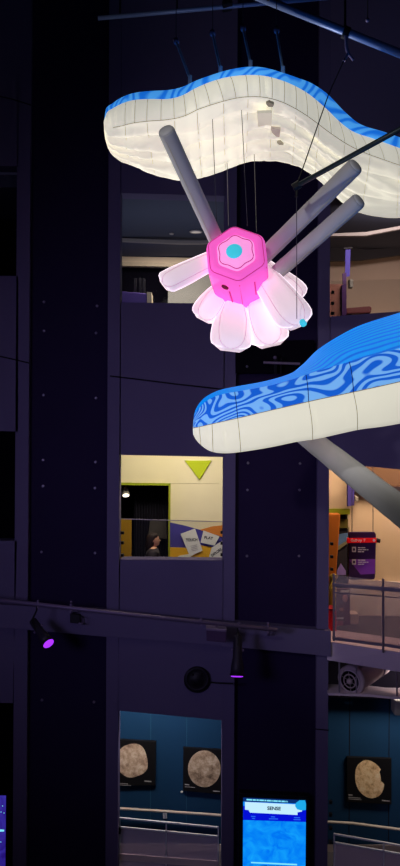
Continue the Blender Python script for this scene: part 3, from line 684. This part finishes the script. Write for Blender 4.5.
# ---------------------------------------------------------------- lamp rail and fixtures on the middle wall
YR = 13.35
def ry(x): return 600 + x*30/277.0
t = thing('lamp_rail', 'long thin metal lamp rail crossing the wall and the dark pillars', 'rail', P(110,ry(110),YR))
MB().tube([P(-60,ry(-60),YR), P(110,ry(110)+.4,YR), P(277,ry(277),YR)], .03, 12).build('pipe', M['railmetal'], t, True)
for x in (38, 71, 201, 239, 268):
    MB().tube([P(x,ry(x)-4,YR), P(x,ry(x)+4,YR)], .02, 8).build('clamp', M['railmetal'], t)
for x in (71, 268):
    MB().tube([P(x,ry(x)-6,YR), P(x+1.5,ry(x)-3,YR+.1), P(x+1,ry(x)+4,YR+.3), P(x,ry(x)+6,13.9)], .016, 8).build('wall_bracket', M['railmetal'], t)
def uvlamp(label, hook, a, b, r):
    t = thing('spotlight', label, 'spotlight', hook, 'violet spotlights on the lamp rail')
    d = (b - a).normalized()
    MB().tube([hook, hook + Vector((0,-.03,-.06)), a + Vector((0,-.09,.02)), a + d*.12 + Vector((0,-.1,0))], .014, 8).build('yoke', M['blackmetal'], t)
    L_ = (b - a).length
    MB().lathe(a, d, [(.02,-.03),(r*.7,0),(r*.75,L_*.55),(r*.85,L_*.6),(r,L_*.75),(r*1.08,L_)], 20).build('can', mat('lamp_can_black', (44,38,54), .5, .2), t, True)
    MB().lathe(a, d, [(r*1.0,L_*.99),(r*.95,L_*1.02),(r*.5,L_*1.03)], 20).build('lens', M['uv'], t, True)
    MB().lathe(a, d, [(r*1.1,L_*.93),(r*1.16,L_*.95),(r*1.16,L_*1.0),(r*1.1,L_*1.0)], 20).build('rim', M['blackmetal'], t, True)
    for sgn in (-1, 1):
        n_ = d.cross(Vector((0,1,0))).normalized()*sgn
        MB().lathe(a + d*L_*.35 + n_*r*.7, n_, [(.015,0),(.02,.01),(.015,.03)], 8).build('knob', M['railmetal'], t)
    return t
uvlamp('tilted black spotlight glowing violet in front of the left dark pillar', P(37,ry(37)+2,YR), P(33,621,YR-.05), P(48.5,643.5,YR-.32), .085)
uvlamp('upright black spotlight glowing violet beside the small round speaker', P(238,ry(238)+2,YR), P(237.8,636,YR-.05), P(237,676,YR-.2), .092)
t = thing('control_box', 'dark violet box hanging from the lamp rail beside the upright spotlight', 'box', P(216,642,YR))
m = MB(); m.px([(206.3,629.2),(226.4,630.8),(226.2,642.8),(206.5,641)], YR-.1, .2); m.build('housing', mat('dark_violet_box', (70,48,84), .6), t, bevel=.01)
m = MB(); m.px([(206,628),(226.6,629.6),(226.6,632),(206,630.4)], YR-.11, .22); m.build('lid', M['railmetal'], t, bevel=.005)
MB().tube([P(216.5,ry(216.5),YR), P(216.5,630,YR)], .018, 8).build('hook', M['railmetal'], t)
t = thing('junction_box', 'small dark junction box with a cable on the beam over the left pillar', 'box', P(78,627,13.85))
m = MB(); m.px([(70,614),(80,615),(80,624),(70,623)], 13.8, .1); m.build('housing', M['blackmetal'], t, bevel=.01)
MB().sphere(P(80.5,623.5,13.78), .03, 8, (1.3,.7,.6)).build('gland', M['railmetal'], t, True)
MB().tube([P(80,616,13.82), P(84,618,13.75), P(85,624,13.78), P(81,624,13.8)], .01, 6).build('cable', M['cable'], t)
t = thing('ceiling_speaker', 'round black speaker fixed to the middle wall under the lamp rail', 'speaker', P(197,692,13.95))
MB().lathe(P(197,679,14.0), (0,-1,0), [(.20,0),(.205,.04),(.19,.07),(.15,.055),(.09,.06),(.06,.08),(.02,.085)], 36).build('housing', M['blackmetal'], t, True)
MB().lathe(P(197,679,13.94), (0,-1,0), [(.165,.0),(.175,.012),(.165,.02),(.155,.012),(.165,.0)], 36, False).build('ring', mat('speaker_ring', (46,40,56), .5), t, True)
for k in range(4):
    an = R(45+90*k); MB().sphere(P(197+6*math.cos(an),679+6*math.sin(an),13.93), .02, 8).build('screw', M['blackmetal'], t)
MB().tube([P(209,682,13.9), P(216,683,13.8), P(233,683.5,13.7)], .012, 8).build('arm', M['blackmetal'], t)
# dark sign with a thin fixture on the right pillar
t = thing('wall_vent', 'black panel with a thin bar fixture on the right pillar above the lower lantern', 'vent', P(275,373,13.95))
m = MB(); m.px([(235.5,341),(314.5,340),(314.5,373),(235.5,373)], 13.95, .17); m.build('panel', M['dark'], t, bevel=.01)
MB().tube([P(263.5,362.5,13.8), P(300,363.8,13.8)], .022, 8).build('bar', M['railmetal'], t)
for x in (275, 276.5, 281): MB().tube([P(x,358,13.8), P(x,374,13.9)], .015, 6).build('bracket', M['blackmetal'], t)
MB().sphere(P(275,357.5,13.8), .03, 8).build('bracket_knob', M['railmetal'], t, True); MB().sphere(P(247,366.5,13.93), .02, 8).build('stud', M['bolt'], t)

# ---------------------------------------------------------------- the lanterns
def crom(ctrl, n):
    """smooth path through matched stations; ctrl = list of tuples of points"""
    out = []; m = len(ctrl)
    for i in range(m-1):
        p0, p1, p2, p3 = ctrl[max(i-1,0)], ctrl[i], ctrl[i+1], ctrl[min(i+2,m-1)]
        for k in range(n):
            t = k/n; row = []
            for a, b, c, d in zip(p0, p1, p2, p3):
                row.append(.5*((2*b) + (c-a)*t + (2*a-5*b+4*c-d)*t*t + (3*b-a-3*c+d)*t**3))
            out.append((i + t, row))
    out.append((m-1, list(ctrl[-1]))); return out
def ease(a, b, t): return a*(1-t) + b*t
# --- upper cloud
U = [((104.3,121.5),(104.1,122.5),(104,126),(104.2,131)), ((106.5,110),(107,112.5),(106.5,128),(106,138)), ((113,103),(113.5,108),(112,127.5),(112,148)),
     ((122,97.2),(122,103.5),(121,126),(124,159.5)), ((134,93),(134,100),(133,123),(140,168)), ((150,91),(150,99),(149,121),(158,175)),
     ((168,90),(168,99),(168,119.5),(177,179)), ((182,87),(182,95.5),(184,116),(190,179)), ((195,81),(195,88.5),(199,109),(204,177)),
     ((210,75.5),(210,82),(217,103),(220,172)), ((228,70),(228,77),(234,98.5),(234,166)), ((248,66.8),(248,75),(250,96.5),(248,160.5)),
     ((265,67.8),(265,76),(266,97.5),(264,158)), ((282,72.5),(282,80.5),(282,102),(279,159.5)), ((298,78),(297,87),(298,110),(294,164)),
     ((312,83.5),(310,95),(313,120),(309,172)), ((328,94.5),(325,107.5),(329,132),(324,185)), ((345,112),(340,122),(347,144),(338,199)),
     ((361,124.5),(354,132),(363,152),(353,210)), ((383,131.5),(373,138.5),(382,159),(374,215)), ((402,138),(398,147.5),(402,166),(400,217)),
     ((430,147),(428,158),(430,176),(432,218)), ((470,153),(470,165),(470,184),(470,217)), ((494,168),(494,174),(494,186),(494,206))]
ZU = ZC + 2.65
ctrl = []
for T, S, Mm, B in U:
    pm = PZ(*Mm, ZU); pb = PZ(*B, ZU)
    if pb.y - pm.y < .05: pb.y = pm.y + .05
    pt = P(*T, pm.y + .05); ps = P(*S, pm.y - .01)
    rt = Vector((pb.x, pb.y + .08, pt.z + .02))
    ctrl.append((pt, ps, pm, pb, rt))
st = crom(ctrl, 8)
def wr(u, v): return noise.noise(Vector((u*.28, v*9, 3.3)))*.65 + noise.noise(Vector((u*.7, v*17, 8.1)))*.35
def under(u, row, v):
    pt, ps, pm, pb, rt = row
    p = pm.lerp(pb, v)
    en = min(1, u/1.5)*min(1, (len(U)-1-u)/1.2)
    puff = (abs(math.sin(math.pi*5*v))**.6) * (.85 + .15*abs(math.sin(math.pi*u*1.25))**.4)
    edge = math.sin(math.pi*min(1, max(0, v)))**.5
    return p + Vector((0, 0, -en*(.085*puff + .10*wr(u, v))*edge))
def side(u, row, t):
    pt, ps, pm = row[:3]; p = ps.lerp(pm, t)
    return p + Vector((0, -.05*math.sin(math.pi*t)**.7*(.35 + .65*abs(math.sin(math.pi*u*1.25))**.4), 0))
NS, NU, NT = 6, 50, 4
top, cre = MB(), MB()
tv, cv, tuv = [], [], []
for u, row in st:
    pt, ps, pm, pb, rt = row
    r1 = [rt.lerp(pt, k/5) + Vector((0,0,.06*math.sin(math.pi*k/5))) for k in range(5)] + [pt.lerp(ps, k/NT) + Vector((0,-.02*math.sin(math.pi*k/NT),.0)) for k in range(NT+1)]
    tv.append(r1); tuv.append([(u*.5, k*.1) for k in range(5)] + [(u*.5, .5 + k*.06) for k in range(NT+1)])
    r2 = [side(u, row, k/NS) for k in range(NS)] + [under(u, row, k/NU) for k in range(NU+1)] + [pb.lerp(rt, k/4) + Vector((0,.05*math.sin(math.pi*k/4),0)) for k in range(1,5)]
    cv.append(r2)
def sheet(mb, rows, uvs=None):
    n = len(rows[0]); vs = [q for r in rows for q in r]
    fs = [(i*n+k, i*n+k+1, (i+1)*n+k+1, (i+1)*n+k) for i in range(len(rows)-1) for k in range(n-1)]
    mb.add(vs, fs, [q for r in uvs for q in r] if uvs else None)
    return mb
t = thing('cloud_lantern', 'long wavy cream lantern with a blue printed edge hanging above the pink lantern', 'lantern', (ctrl[11][2].x, ctrl[11][2].y + .7, ZU - .1))
upper = t
o = sheet(cre, cv).build('cream_shell', M['cream'], t, True)
MB().add(cv[-1] + tv[-1][1:-1], [list(range(len(cv[-1]) + len(tv[-1]) - 2))]).build('end_panel', M['cream'], t)
o = sheet(top, tv, tuv).build('blue_edge', M['blueprint'], t, True)
for i, (u, row) in enumerate(st):
    if i % 6 == 3 and 3 < u < len(U)-2:
        MB().tube([side(u, row, k/6) + Vector((0,-.001,0)) for k in range(7)], .0022, 5).build('seam', M['seam'], t)
    if i % 12 == 3 and 3 < u < len(U)-2:
        MB().tube([under(u, row, .02+.96*k/14) + Vector((0,0,-.0015)) for k in range(15)], .0018, 5).build('seam', M['seam'], t)
for v in (.0, .2, .4, .6, .8):
    MB().tube([under(u, row, v) + Vector((0,-.001,-.001)) for u, row in st if 2 < u < len(U)-1.5], .0028, 5).build('long_seam', M['seam'], t)
def patch(poly, mt, nm):
    m = MB(); pts = [PZ(x, y, ZU-.10) for x, y in poly]; m.prism(pts, (0, 0, .02)); m.build(nm, mt, t)
patch([(257,113),(272,112.5),(271.5,126),(267,125),(258,127)], mat('grey_patch_fabric', (214,208,188), .8, emit=.38), 'fabric_patch')
patch([(271,128.5),(280.5,129.5),(279.5,137.5),(276,136.5),(272,133)], mat('mauve_patch_fabric', (190,176,164), .8, emit=.32), 'fabric_patch')
patch([(266,104),(269,102.5),(274,104.5),(273,107),(268.5,107)], mat('dark_patch_fabric', (150,142,124), .8, emit=.2), 'air_vent')
patch([(277,143),(280,142),(283.5,145),(279,145)], mat('dark_patch_fabric', (170,162,142), .8, emit=.25), 'air_vent')

# --- lower cloud: R rear top, K ridge, S seam, B bottom
W = [((193,424),(193,425),(193.3,428),(193.6,431)), ((195,412),(194.6,415),(195,427.7),(196.5,440)), ((200,403.5),(200,407),(202.5,426.2),(204,447.5)),
     ((208,396.5),(208,400),(212,424),(213,452)), ((221,390.8),(221,394.5),(224,421.3),(227,453.3)), ((240,386.7),(240,391),(243,417),(246,451.3)),
     ((265,382),(265,386.5),(268,411),(272,447)), ((288,375),(290,380),(292,405.5),(296,442)), ((302,365),(311,373),(314,400.4),(318,438.7)),
     ((318,349.5),(331,367),(335,396),(339,434)), ((338,336.5),(352,361),(356,391.5),(360,429.5)), ((362,324.5),(376,354.5),(379,386.5),(383,426.5)),
     ((392,315),(402,347.5),(402,381.3),(405,422.5)), ((425,305),(430,340),(430,375),(432,416)), ((455,300),(458,334),(458,370),(459,411)), ((470,320),(472,336),(472,366),(472,398))]
ctrl = []
for i, (Rr, K, S, B) in enumerate(W):
    Y = 6.6 - (S[0]-193)*.0058
    dep = [.06,.16,.3,.42,.55,.7,.8,.85,.85,1.0,1.3,1.6,1.75,1.8,1.75,1.0][i]
    pr_ = P(*Rr, Y + dep); pk = P(*K, Y + .05 + .03*min(i, 4)/4); ps = P(*S, Y); pb = P(*B, Y + .06)
    rb = Vector((pr_.x, pr_.y + .05, pr_.z - min(.32, .05 + .07*i)))
    ctrl.append((pr_, pk, ps, pb, rb))
st2 = crom(ctrl, 8)
def bl(u): return abs(math.sin(math.pi*u*.75))**.35
tt, ff, cc, tuv, fuv = [], [], [], [], []
for u, (pr_, pk, ps, pb, rb) in st2:
    en = min(1, u/2)
    tt.append([pr_.lerp(pk, k/14) + Vector((0,0,en*.02*math.sin(math.pi*k/14))) for k in range(15)]); tuv.append([(u*.35, 1.2*k/14) for k in range(15)])
    ff.append([pk.lerp(ps, k/8) + Vector((0,-.035*math.sin(math.pi*k/8)*(.4+.6*bl(u))*en,0)) for k in range(9)]); fuv.append([(u*.35, .9*k/8) for k in range(9)])
    cc.append([ps.lerp(pb, k/8) + Vector((0,-.06*math.sin(math.pi*k/8)*(.55+.45*bl(u))*en,0)) for k in range(9)]
              + [pb.lerp(rb, k/8) + Vector((0,0,-.03*math.sin(math.pi*k/8))) for k in range(1,9)] + [rb.lerp(pr_, k/3) for k in range(1,4)])
t = thing('cloud_lantern', 'low cream lantern with a zebra printed blue top in front of the windows', 'lantern', (ctrl[9][3].x, ctrl[9][3].y + .4, ctrl[9][3].z))
lower = t
sheet(MB(), cc).build('cream_shell', M['cream'], t, True)
lp = tt[-1] + ff[-1][1:] + cc[-1][1:-1]; MB().add(lp, [list(range(len(lp)))]).build('end_panel', M['cream'], t)
sheet(MB(), ff, fuv).build('blue_side', M['bluefront'], t, True)
sheet(MB(), tt, tuv).build('blue_top', M['bluetop'], t, True)
for j, x in enumerate((1.6, 3.05, 4.75, 7.7, 9.9, 12.6)):
    i = min(range(len(st2)), key=lambda q: abs(st2[q][0]-x))
    MB().tube([q + Vector((0,-.002,0)) for q in cc[i][:9]], .0022, 5).build('seam', M['seam'], t)
    if j > 1: MB().tube([q + Vector((0,-.002,0)) for q in ff[i]], .003, 5).build('seam', mat('blue_seam_thread', (10,60,140), .9), t)
MB().tube([q[8] + Vector((0,-.002,.0)) for q in ff], .003, 5).build('long_seam', M['seam'], t)

# --- pink lantern: hexagon body, petals, grey tubes
hc = P(236, 252.6, 7.3)
axis = Vector((.12, math.cos(R(18)), -math.sin(R(18)))).normalized()
right = axis.cross(Vector((0,0,1))).normalized(); upv = right.cross(axis).normalized()
t = thing('flower_lantern', 'pink hexagonal lantern with pale petals and grey tubes hanging under the upper lantern', 'lantern', hc + Vector((0,.3,-.6)))
pinkroot = t
def hexring(c, r, n=6, ph=R(90), sq=1, off=0):
    return [c + r*(right*math.cos(2*math.pi*k/n + ph) + upv*math.sin(2*math.pi*k/n + ph)*sq) for k in range(n)]
RH = 33.4/F*7.3; ph = R(97)
def rhex(c, r, sub=6, round_=.16):
    """hexagon with softened corners, as a ring of points"""
    o = []
    for k in range(6):
        a, b, d = [r*Vector((math.cos(q), math.sin(q))) for q in (ph+R(60)*(k-1), ph+R(60)*k, ph+R(60)*(k+1))]
        p0 = b.lerp(a, round_); p1 = b.lerp(d, round_)
        for s_ in range(sub):
            tt_ = s_/(sub-1); q = p0.lerp(b, tt_).lerp(b.lerp(p1, tt_), tt_); o.append(c + right*q.x + upv*q.y)
    return o
LB = .98
m = MB(); m.loft([rhex(hc + axis*0.02, RH*.93), rhex(hc + axis*.035, RH*1.0), rhex(hc + axis*.08, RH*1.04), rhex(hc + axis*.3, RH*1.03), rhex(hc + axis*LB, RH*.86)], True)
m.build('hexagon_body', M['pink'], t, True)
rg = [(1.0,.93,.02),(.86,.86,-.005),(.74,.74,-.012),(.6,.6,.012)]
m = MB(); m.loft([rhex(hc + axis*d, RH*r) for _, r, d in rg], False); m.build('face_rim', M['pink'], t, True)
def wavy(c, r, amp, n=72): return [c + right*math.cos(a)*r*(1+amp*math.cos(6*(a-ph))) + upv*math.sin(a)*r*(1+amp*math.cos(6*(a-ph))) for a in [2*math.pi*k/n for k in range(n)]]
m = MB(); m.loft([wavy(hc + axis*.014, RH*.66, .02), wavy(hc - axis*.004, RH*.52, .06), wavy(hc - axis*.02, RH*.36, .05), wavy(hc - axis*.026, RH*.2, 0), wavy(hc-axis*.027, RH*.01, 0)], False); m.build('face_panel', M['pinklight'], t, True)
q = wavy(hc - axis*.012, RH*.52, .07); MB().tube(q + [q[0]], .0035, 5).build('wavy_seam', M['rose'], t)
q = rhex(hc + axis*.018, RH*.94); MB().tube(q + [q[0]], .003, 5).build('rim_seam', M['rose'], t)
MB().lathe(hc - right*.012 - axis*.024, -axis, [(RH*.25,0),(RH*.22,.008),(RH*.1,.012)], 24).build('cyan_disc', M['cyan'], t, True)
for k in range(6):
    d = math.cos(ph+R(60)*k), math.sin(ph+R(60)*k); o_ = right*d[0] + upv*d[1]
    MB().tube([hc + axis*.06 + o_*RH*.985, hc + axis*.3 + o_*RH*.98, hc + axis*LB + o_*RH*.815], .0035, 5).build('edge_seam', M['rose'], t)
# vent and slits on the two lower faces
def facept(k, s_, d):
    a0, a1 = ph+R(60)*k, ph+R(60)*(k+1)
    p = (right*math.cos(a0) + upv*math.sin(a0)).lerp(right*math.cos(a1) + upv*math.sin(a1), s_)
    return hc + axis*d + p*RH*1.045
nrm = lambda k: (right*math.cos(ph+R(60)*k+R(30)) + upv*math.sin(ph+R(60)*k+R(30)))
fl = [k for k in range(6) if nrm(k).z < -.3]
fl.sort(key=lambda k: nrm(k).x)
if fl:
    MB().lathe(facept(fl[0], .5, .16), nrm(fl[0]), [(.032,-.01),(.032,.006),(.02,.012)], 14).build('vent_mesh', M['crimson'], t)
    MB().tube([facept(fl[0], .62, .22), facept(fl[0], .66, .40)], .006, 5).build('zip', M['rose'], t)
    MB().tube([facept(fl[1], .5, .14), facept(fl[1], .5, .36)], .006, 5).build('zip', M['rose'], t)

def petal(a, Ya, b, Yb, w0, w1, w2, th=.5, n6=24):
    """an inflated six sided lobe from hub point a to tip b; widths in px at root, belly, end"""
    A, Bp = P(*a, Ya), P(*b, Yb); d = Bp - A; L_ = d.length; d.normalize()
    s_ = d.cross(Vector((0,1,0))).normalized(); nn = s_.cross(d).normalized(); k_ = Yb/F
    rings = []; prof = [(0,w0,.9),(.15,w0*1.08,1),(.35,ease(w0,w1,.55),1.1),(.6,w1*.97,1.15),(.78,w1,1.1),(.87,w1*.97,1),(.935,ease(w1,w2,.55),.85),(.975,w2*.86,.6),(.993,w2*.5,.35),(1.0,w2*.12,.1)]
    for f_, w_, q in prof:
        rr = []
        for k in range(n6):
            an = 2*math.pi*k/n6; cx, cy = math.cos(an), math.sin(an)
            r6 = 1/max(abs(math.cos((an % (math.pi/3)) - math.pi/6)), .5)*.93
            wrk = 1 + .05*noise.noise(Vector((f_*2.5, cx*2.2 + a[0], cy*2.2)))
            rr.append(A + d*L_*f_ + s_*(cx*w_/2*k_*min(r6,1.06)*wrk) + nn*(cy*w_/2*k_*th*q*min(r6,1.06)*wrk))
        rings.append(rr)
    o = MB().loft(rings).build('petal', M['petal'], t, True)
    sm = [rings[i][k] for k in (n6*5//8,) for i in range(len(rings))]
    sm2 = [r[n6*7//8] for r in rings]
    for q in (sm, sm2): MB().tube([v - nn*0 + (v - (A + d*(v-A).dot(d)))*.01 for v in q], .0025, 5).build('petal_seam', M['blush'], o)
    for kk in (0, n6//2): MB().tube([r[kk] for r in rings[:-1]], .0045, 5).build('outline_glow', M['white_glow'], o)  # emissive lines paint the white glow along the petal outline
    return o, rings[-1], d
petal((214,259),7.6,(163.5,284),7.0,19,23,21,.75)
petal((226,282),7.95,(203,319),7.55,15,29,23,.6)
petal((235,292),7.9,(230.5,348.5),7.2,16,40,33,.6)
petal((252,290),7.95,(271.5,344),7.3,16,40,31,.6)
petal((260,268),7.95,(298,302),7.75,24,34,27)
o, er, d = petal((262,272),7.75,(299,324.5),7.0,26,37,27,.7)
ec = sum(er, Vector())/len(er)
MB().lathe(ec + Vector((.035,-.02,.0)), d, [(.026,-.04),(.026,-.004),(.015,.004)], 18).build('tip_marker', M['cyan'], o, True)
def gtube(a, Ya, b, Yb, r, nm='grey_tube', parent=None):
    A, Bp = P(*a, Ya), P(*b, Yb); d = (Bp-A).normalized(); L_ = (Bp-A).length
    up = Vector((.1,.2,.97)); a1 = d.cross(up).normalized(); b1 = d.cross(a1); rings = []
    fs = [0] + [i/14 for i in range(1,14)] + [1-.06/L_, 1-.03/L_, 1-.012/L_, 1]
    for i, f_ in enumerate(fs):
        rr = r*(1 + .012*math.sin(f_*37)); 
        if i >= len(fs)-3: rr = r*[1,.99,.93][i-len(fs)+3]
        rings.append([A + d*L_*f_ + rr*(a1*math.cos(2*math.pi*k/24) + b1*math.sin(2*math.pi*k/24)) for k in range(24)])
    o = MB().loft(rings).build(nm, M['tube'], parent, True)
    MB().lathe(Bp, d, [(r*.92,-.004),(r*.85,.008),(r*.4,.014),(r*.02,.016)], 24).build('end_cap', M['tubecap'], o, True)
    s1 = [q[6] for q in rings[:-3]]; MB().tube([v + (v-A-d*(v-A).dot(d))*.005 for v in s1], .003, 5).build('tube_seam', M['seam'], o)
    return o
gtube((219,246),7.6,(166,130.5),6.75,.064,'grey_tube',t)
gtube((258,262),7.75,(355.5,166),7.0,.069,'grey_tube',t)
gtube((266,282),7.8,(359,200.5),7.15,.066,'grey_tube',t)
# --- the loose grey tube behind the lower lantern
t = thing('grey_tube_lantern', 'thick unlit grey tube running from behind the low lantern past the gallery', 'inflatable tube', P(400,510,5.45))
o = gtube((296,428),8.1,(452,551),4.75,.0885,'tube_body',t)

# ---------------------------------------------------------------- rigging
CEIL = 16.598
def cable(label, pts, r=.003, group='suspension cables'):
    return tag(MB().tube(pts, r, 6).build('suspension_cable', M['cable']), label, 'cable', group)
for k, (a, b, Yb, lab) in enumerate([((212,107),(217,232),7.55,'thin cable from the cream lantern down to the left grey tube'),
        ((241,99.5),(247.5,226),7.45,'thin cable dropping from the crest of the cream lantern to the pink hexagon'),
        ((227,157),(228.5,226),7.6,'thin cable from the lantern\'s lower rim to the left of the pink hexagon'),
        ((254,147),(256.5,232),7.6,'thin cable from the lantern\'s lower rim to the right of the pink hexagon')]):
    A = PZ(*a, ZU + .05); Bq = P(*b, Yb); cable(lab, [A, Bq])
for k, (a, b, lab) in enumerate([((176,41),(190,79),'hanger strut over the left dip of the cream lantern, first of four'), ((212.5,33),(220.5,70),'hanger strut second from the blue striped end of the cream lantern'),
        ((243,28),(250.5,64),'hanger strut third along the cream lantern, over its crest'), ((276.5,30),(283,70),'hanger strut fourth along the cream lantern, beside the thick pipe')]):
    Yb = 7.75; A, Bq = P(*a, Yb+.5), P(*b, Yb)
    t = thing('hanger_strut', lab, 'strut', Bq, 'hanger struts above the cream lantern')
    Bd = Vector((Bq.x, Bq.y, Bq.z - .05))
    MB().tube([A, Bq], .0115, 8).build('rod', M['strut'], t)
    MB().lathe(A, (Bq-A), [(.012,-.03),(.026,-.02),(.026,.03),(.012,.04)], 12).build('clamp', M['railmetal'], t, True)
    m = MB(); m.tube([Bq + Vector((0,0,.03)), Bd], [.018,.018], 8); m.build('shackle', M['covepale'] if k in (0,2) else M['strut'], t)
    MB().tube([A, Vector((A.x, A.y+.1, CEIL))], .004, 6).build('wire', M['cable'], t)
def pipe(name, label, a, Ya, b, Yb, r, mt):
    t = thing(name, label, 'pipe', P(*a, Ya)); MB().tube([P(*a, Ya), P(*b, Yb)], r, 14).build('tube', mt, t, True); return t
t = pipe('ceiling_pipe', 'thin blue grey pipe crossing the top behind the hanger struts', (98,18.2), 10.5, (330,-2.5), 10.5, .026, M['steel'])
for x, y in ((177,11.5),(243,5),(120,16.3)): MB().tube([P(x,y,10.5), Vector((P(x,y,10.5).x, 10.5, CEIL))], .012, 8).build('drop_rod', M['blackmetal'], t)
m = MB(); m.px([(222,0),(232,-2),(233,3),(223,5)], 10.4, .2); m.build('clamp', M['blackmetal'], t, bevel=.01)
t = pipe('ceiling_pipe', 'thick blue grey pipe slanting across the top corner above the cream lantern', (236,-12), 9.0, (440,69.5), 8.2, .04, M['steel'])
for x, y in ((345,31.5),(268,.5),(425,63)): pp = P(x,y,8.6); MB().tube([pp, Vector((pp.x, pp.y, CEIL))], .012, 8).build('drop_rod', M['blackmetal'], t)
t = thing('pipe_clamp', 'small black clamp hanging from the thick pipe with a cable', 'clamp', P(346,40,8.5))
MB().lathe(P(346,33,8.55), (1,0,-.4), [(.05,-.03),(.062,-.03),(.062,.03),(.05,.03)], 18).build('collar', M['blackmetal'], t)
MB().tube([P(346,36,8.5), P(346.5,47,8.5), P(348,53,8.5)], .018, 8).build('hook', M['railmetal'], t)
MB().tube([P(348,53,8.5), P(344,61,8.5)], .014, 8).build('shackle_arm', M['railmetal'], t); MB().tube([P(348,53,8.5), P(353.5,60,8.5)], .014, 8).build('shackle_arm', M['railmetal'], t)
t = thing('ceiling_bolt', 'tiny pale bolt on the dark ceiling above the thick pipe clamp', 'bolt', P(367.5,20,8.8))
MB().sphere(P(367.5,20,8.8), .022, 8).build('head', M['railmetal'], t, True); MB().tube([P(367.5,20,8.8), Vector((P(367.5,20,8.8).x,8.8,CEIL))], .006, 6).build('rod', M['cable'], t)
t = thing('rigging_pole', 'dark pole slanting in front of the cream lantern beside the grey tubes', 'pole', P(295,187,6.9))
MB().tube([P(294.5,187,6.9), P(470,91,6.3)], .02, 12).build('pole', mat('dark_teal_pole', (44,56,64), .45, .4), t, True)
MB().lathe(P(296.5,186,6.9), (1,-.2,.55), [(.024,-.03),(.032,-.03),(.032,.03),(.024,.03)], 14).build('end_clamp', M['blackmetal'], t)
MB().tube([P(296.5,187,6.9), P(296.6,197,6.9)], .012, 8).build('hook', M['blackmetal'], t)
pp = P(450,102,6.37); MB().tube([pp, Vector((pp.x, pp.y, CEIL))], .008, 6).build('wire', M['cable'], t)
tag(MB().tube([P(345,58,8.4), P(328.5,94.5,7.75), P(297,185,6.92)], .0055, 6).build('suspension_cable', M['blackmetal']), 'black cable slanting across the cream lantern to the end of the dark pole', 'cable')
cable('thin cable hanging from the dark pole end down to the cyan tipped petal', [P(296.6,196,6.9), P(296.8,319,6.9)], .003)
for (x, y, Y_) in ((425,330,6.1), (455,340,5.6)):
    pass
pp = st2[13*8-4][1][0]
cable('thin cable holding the low blue topped lantern from the ceiling', [Vector(pp) - Vector((0,.1,.05)), Vector((pp[0], pp[1]-.1, CEIL))], .005)
pp = ctrl[6][0]
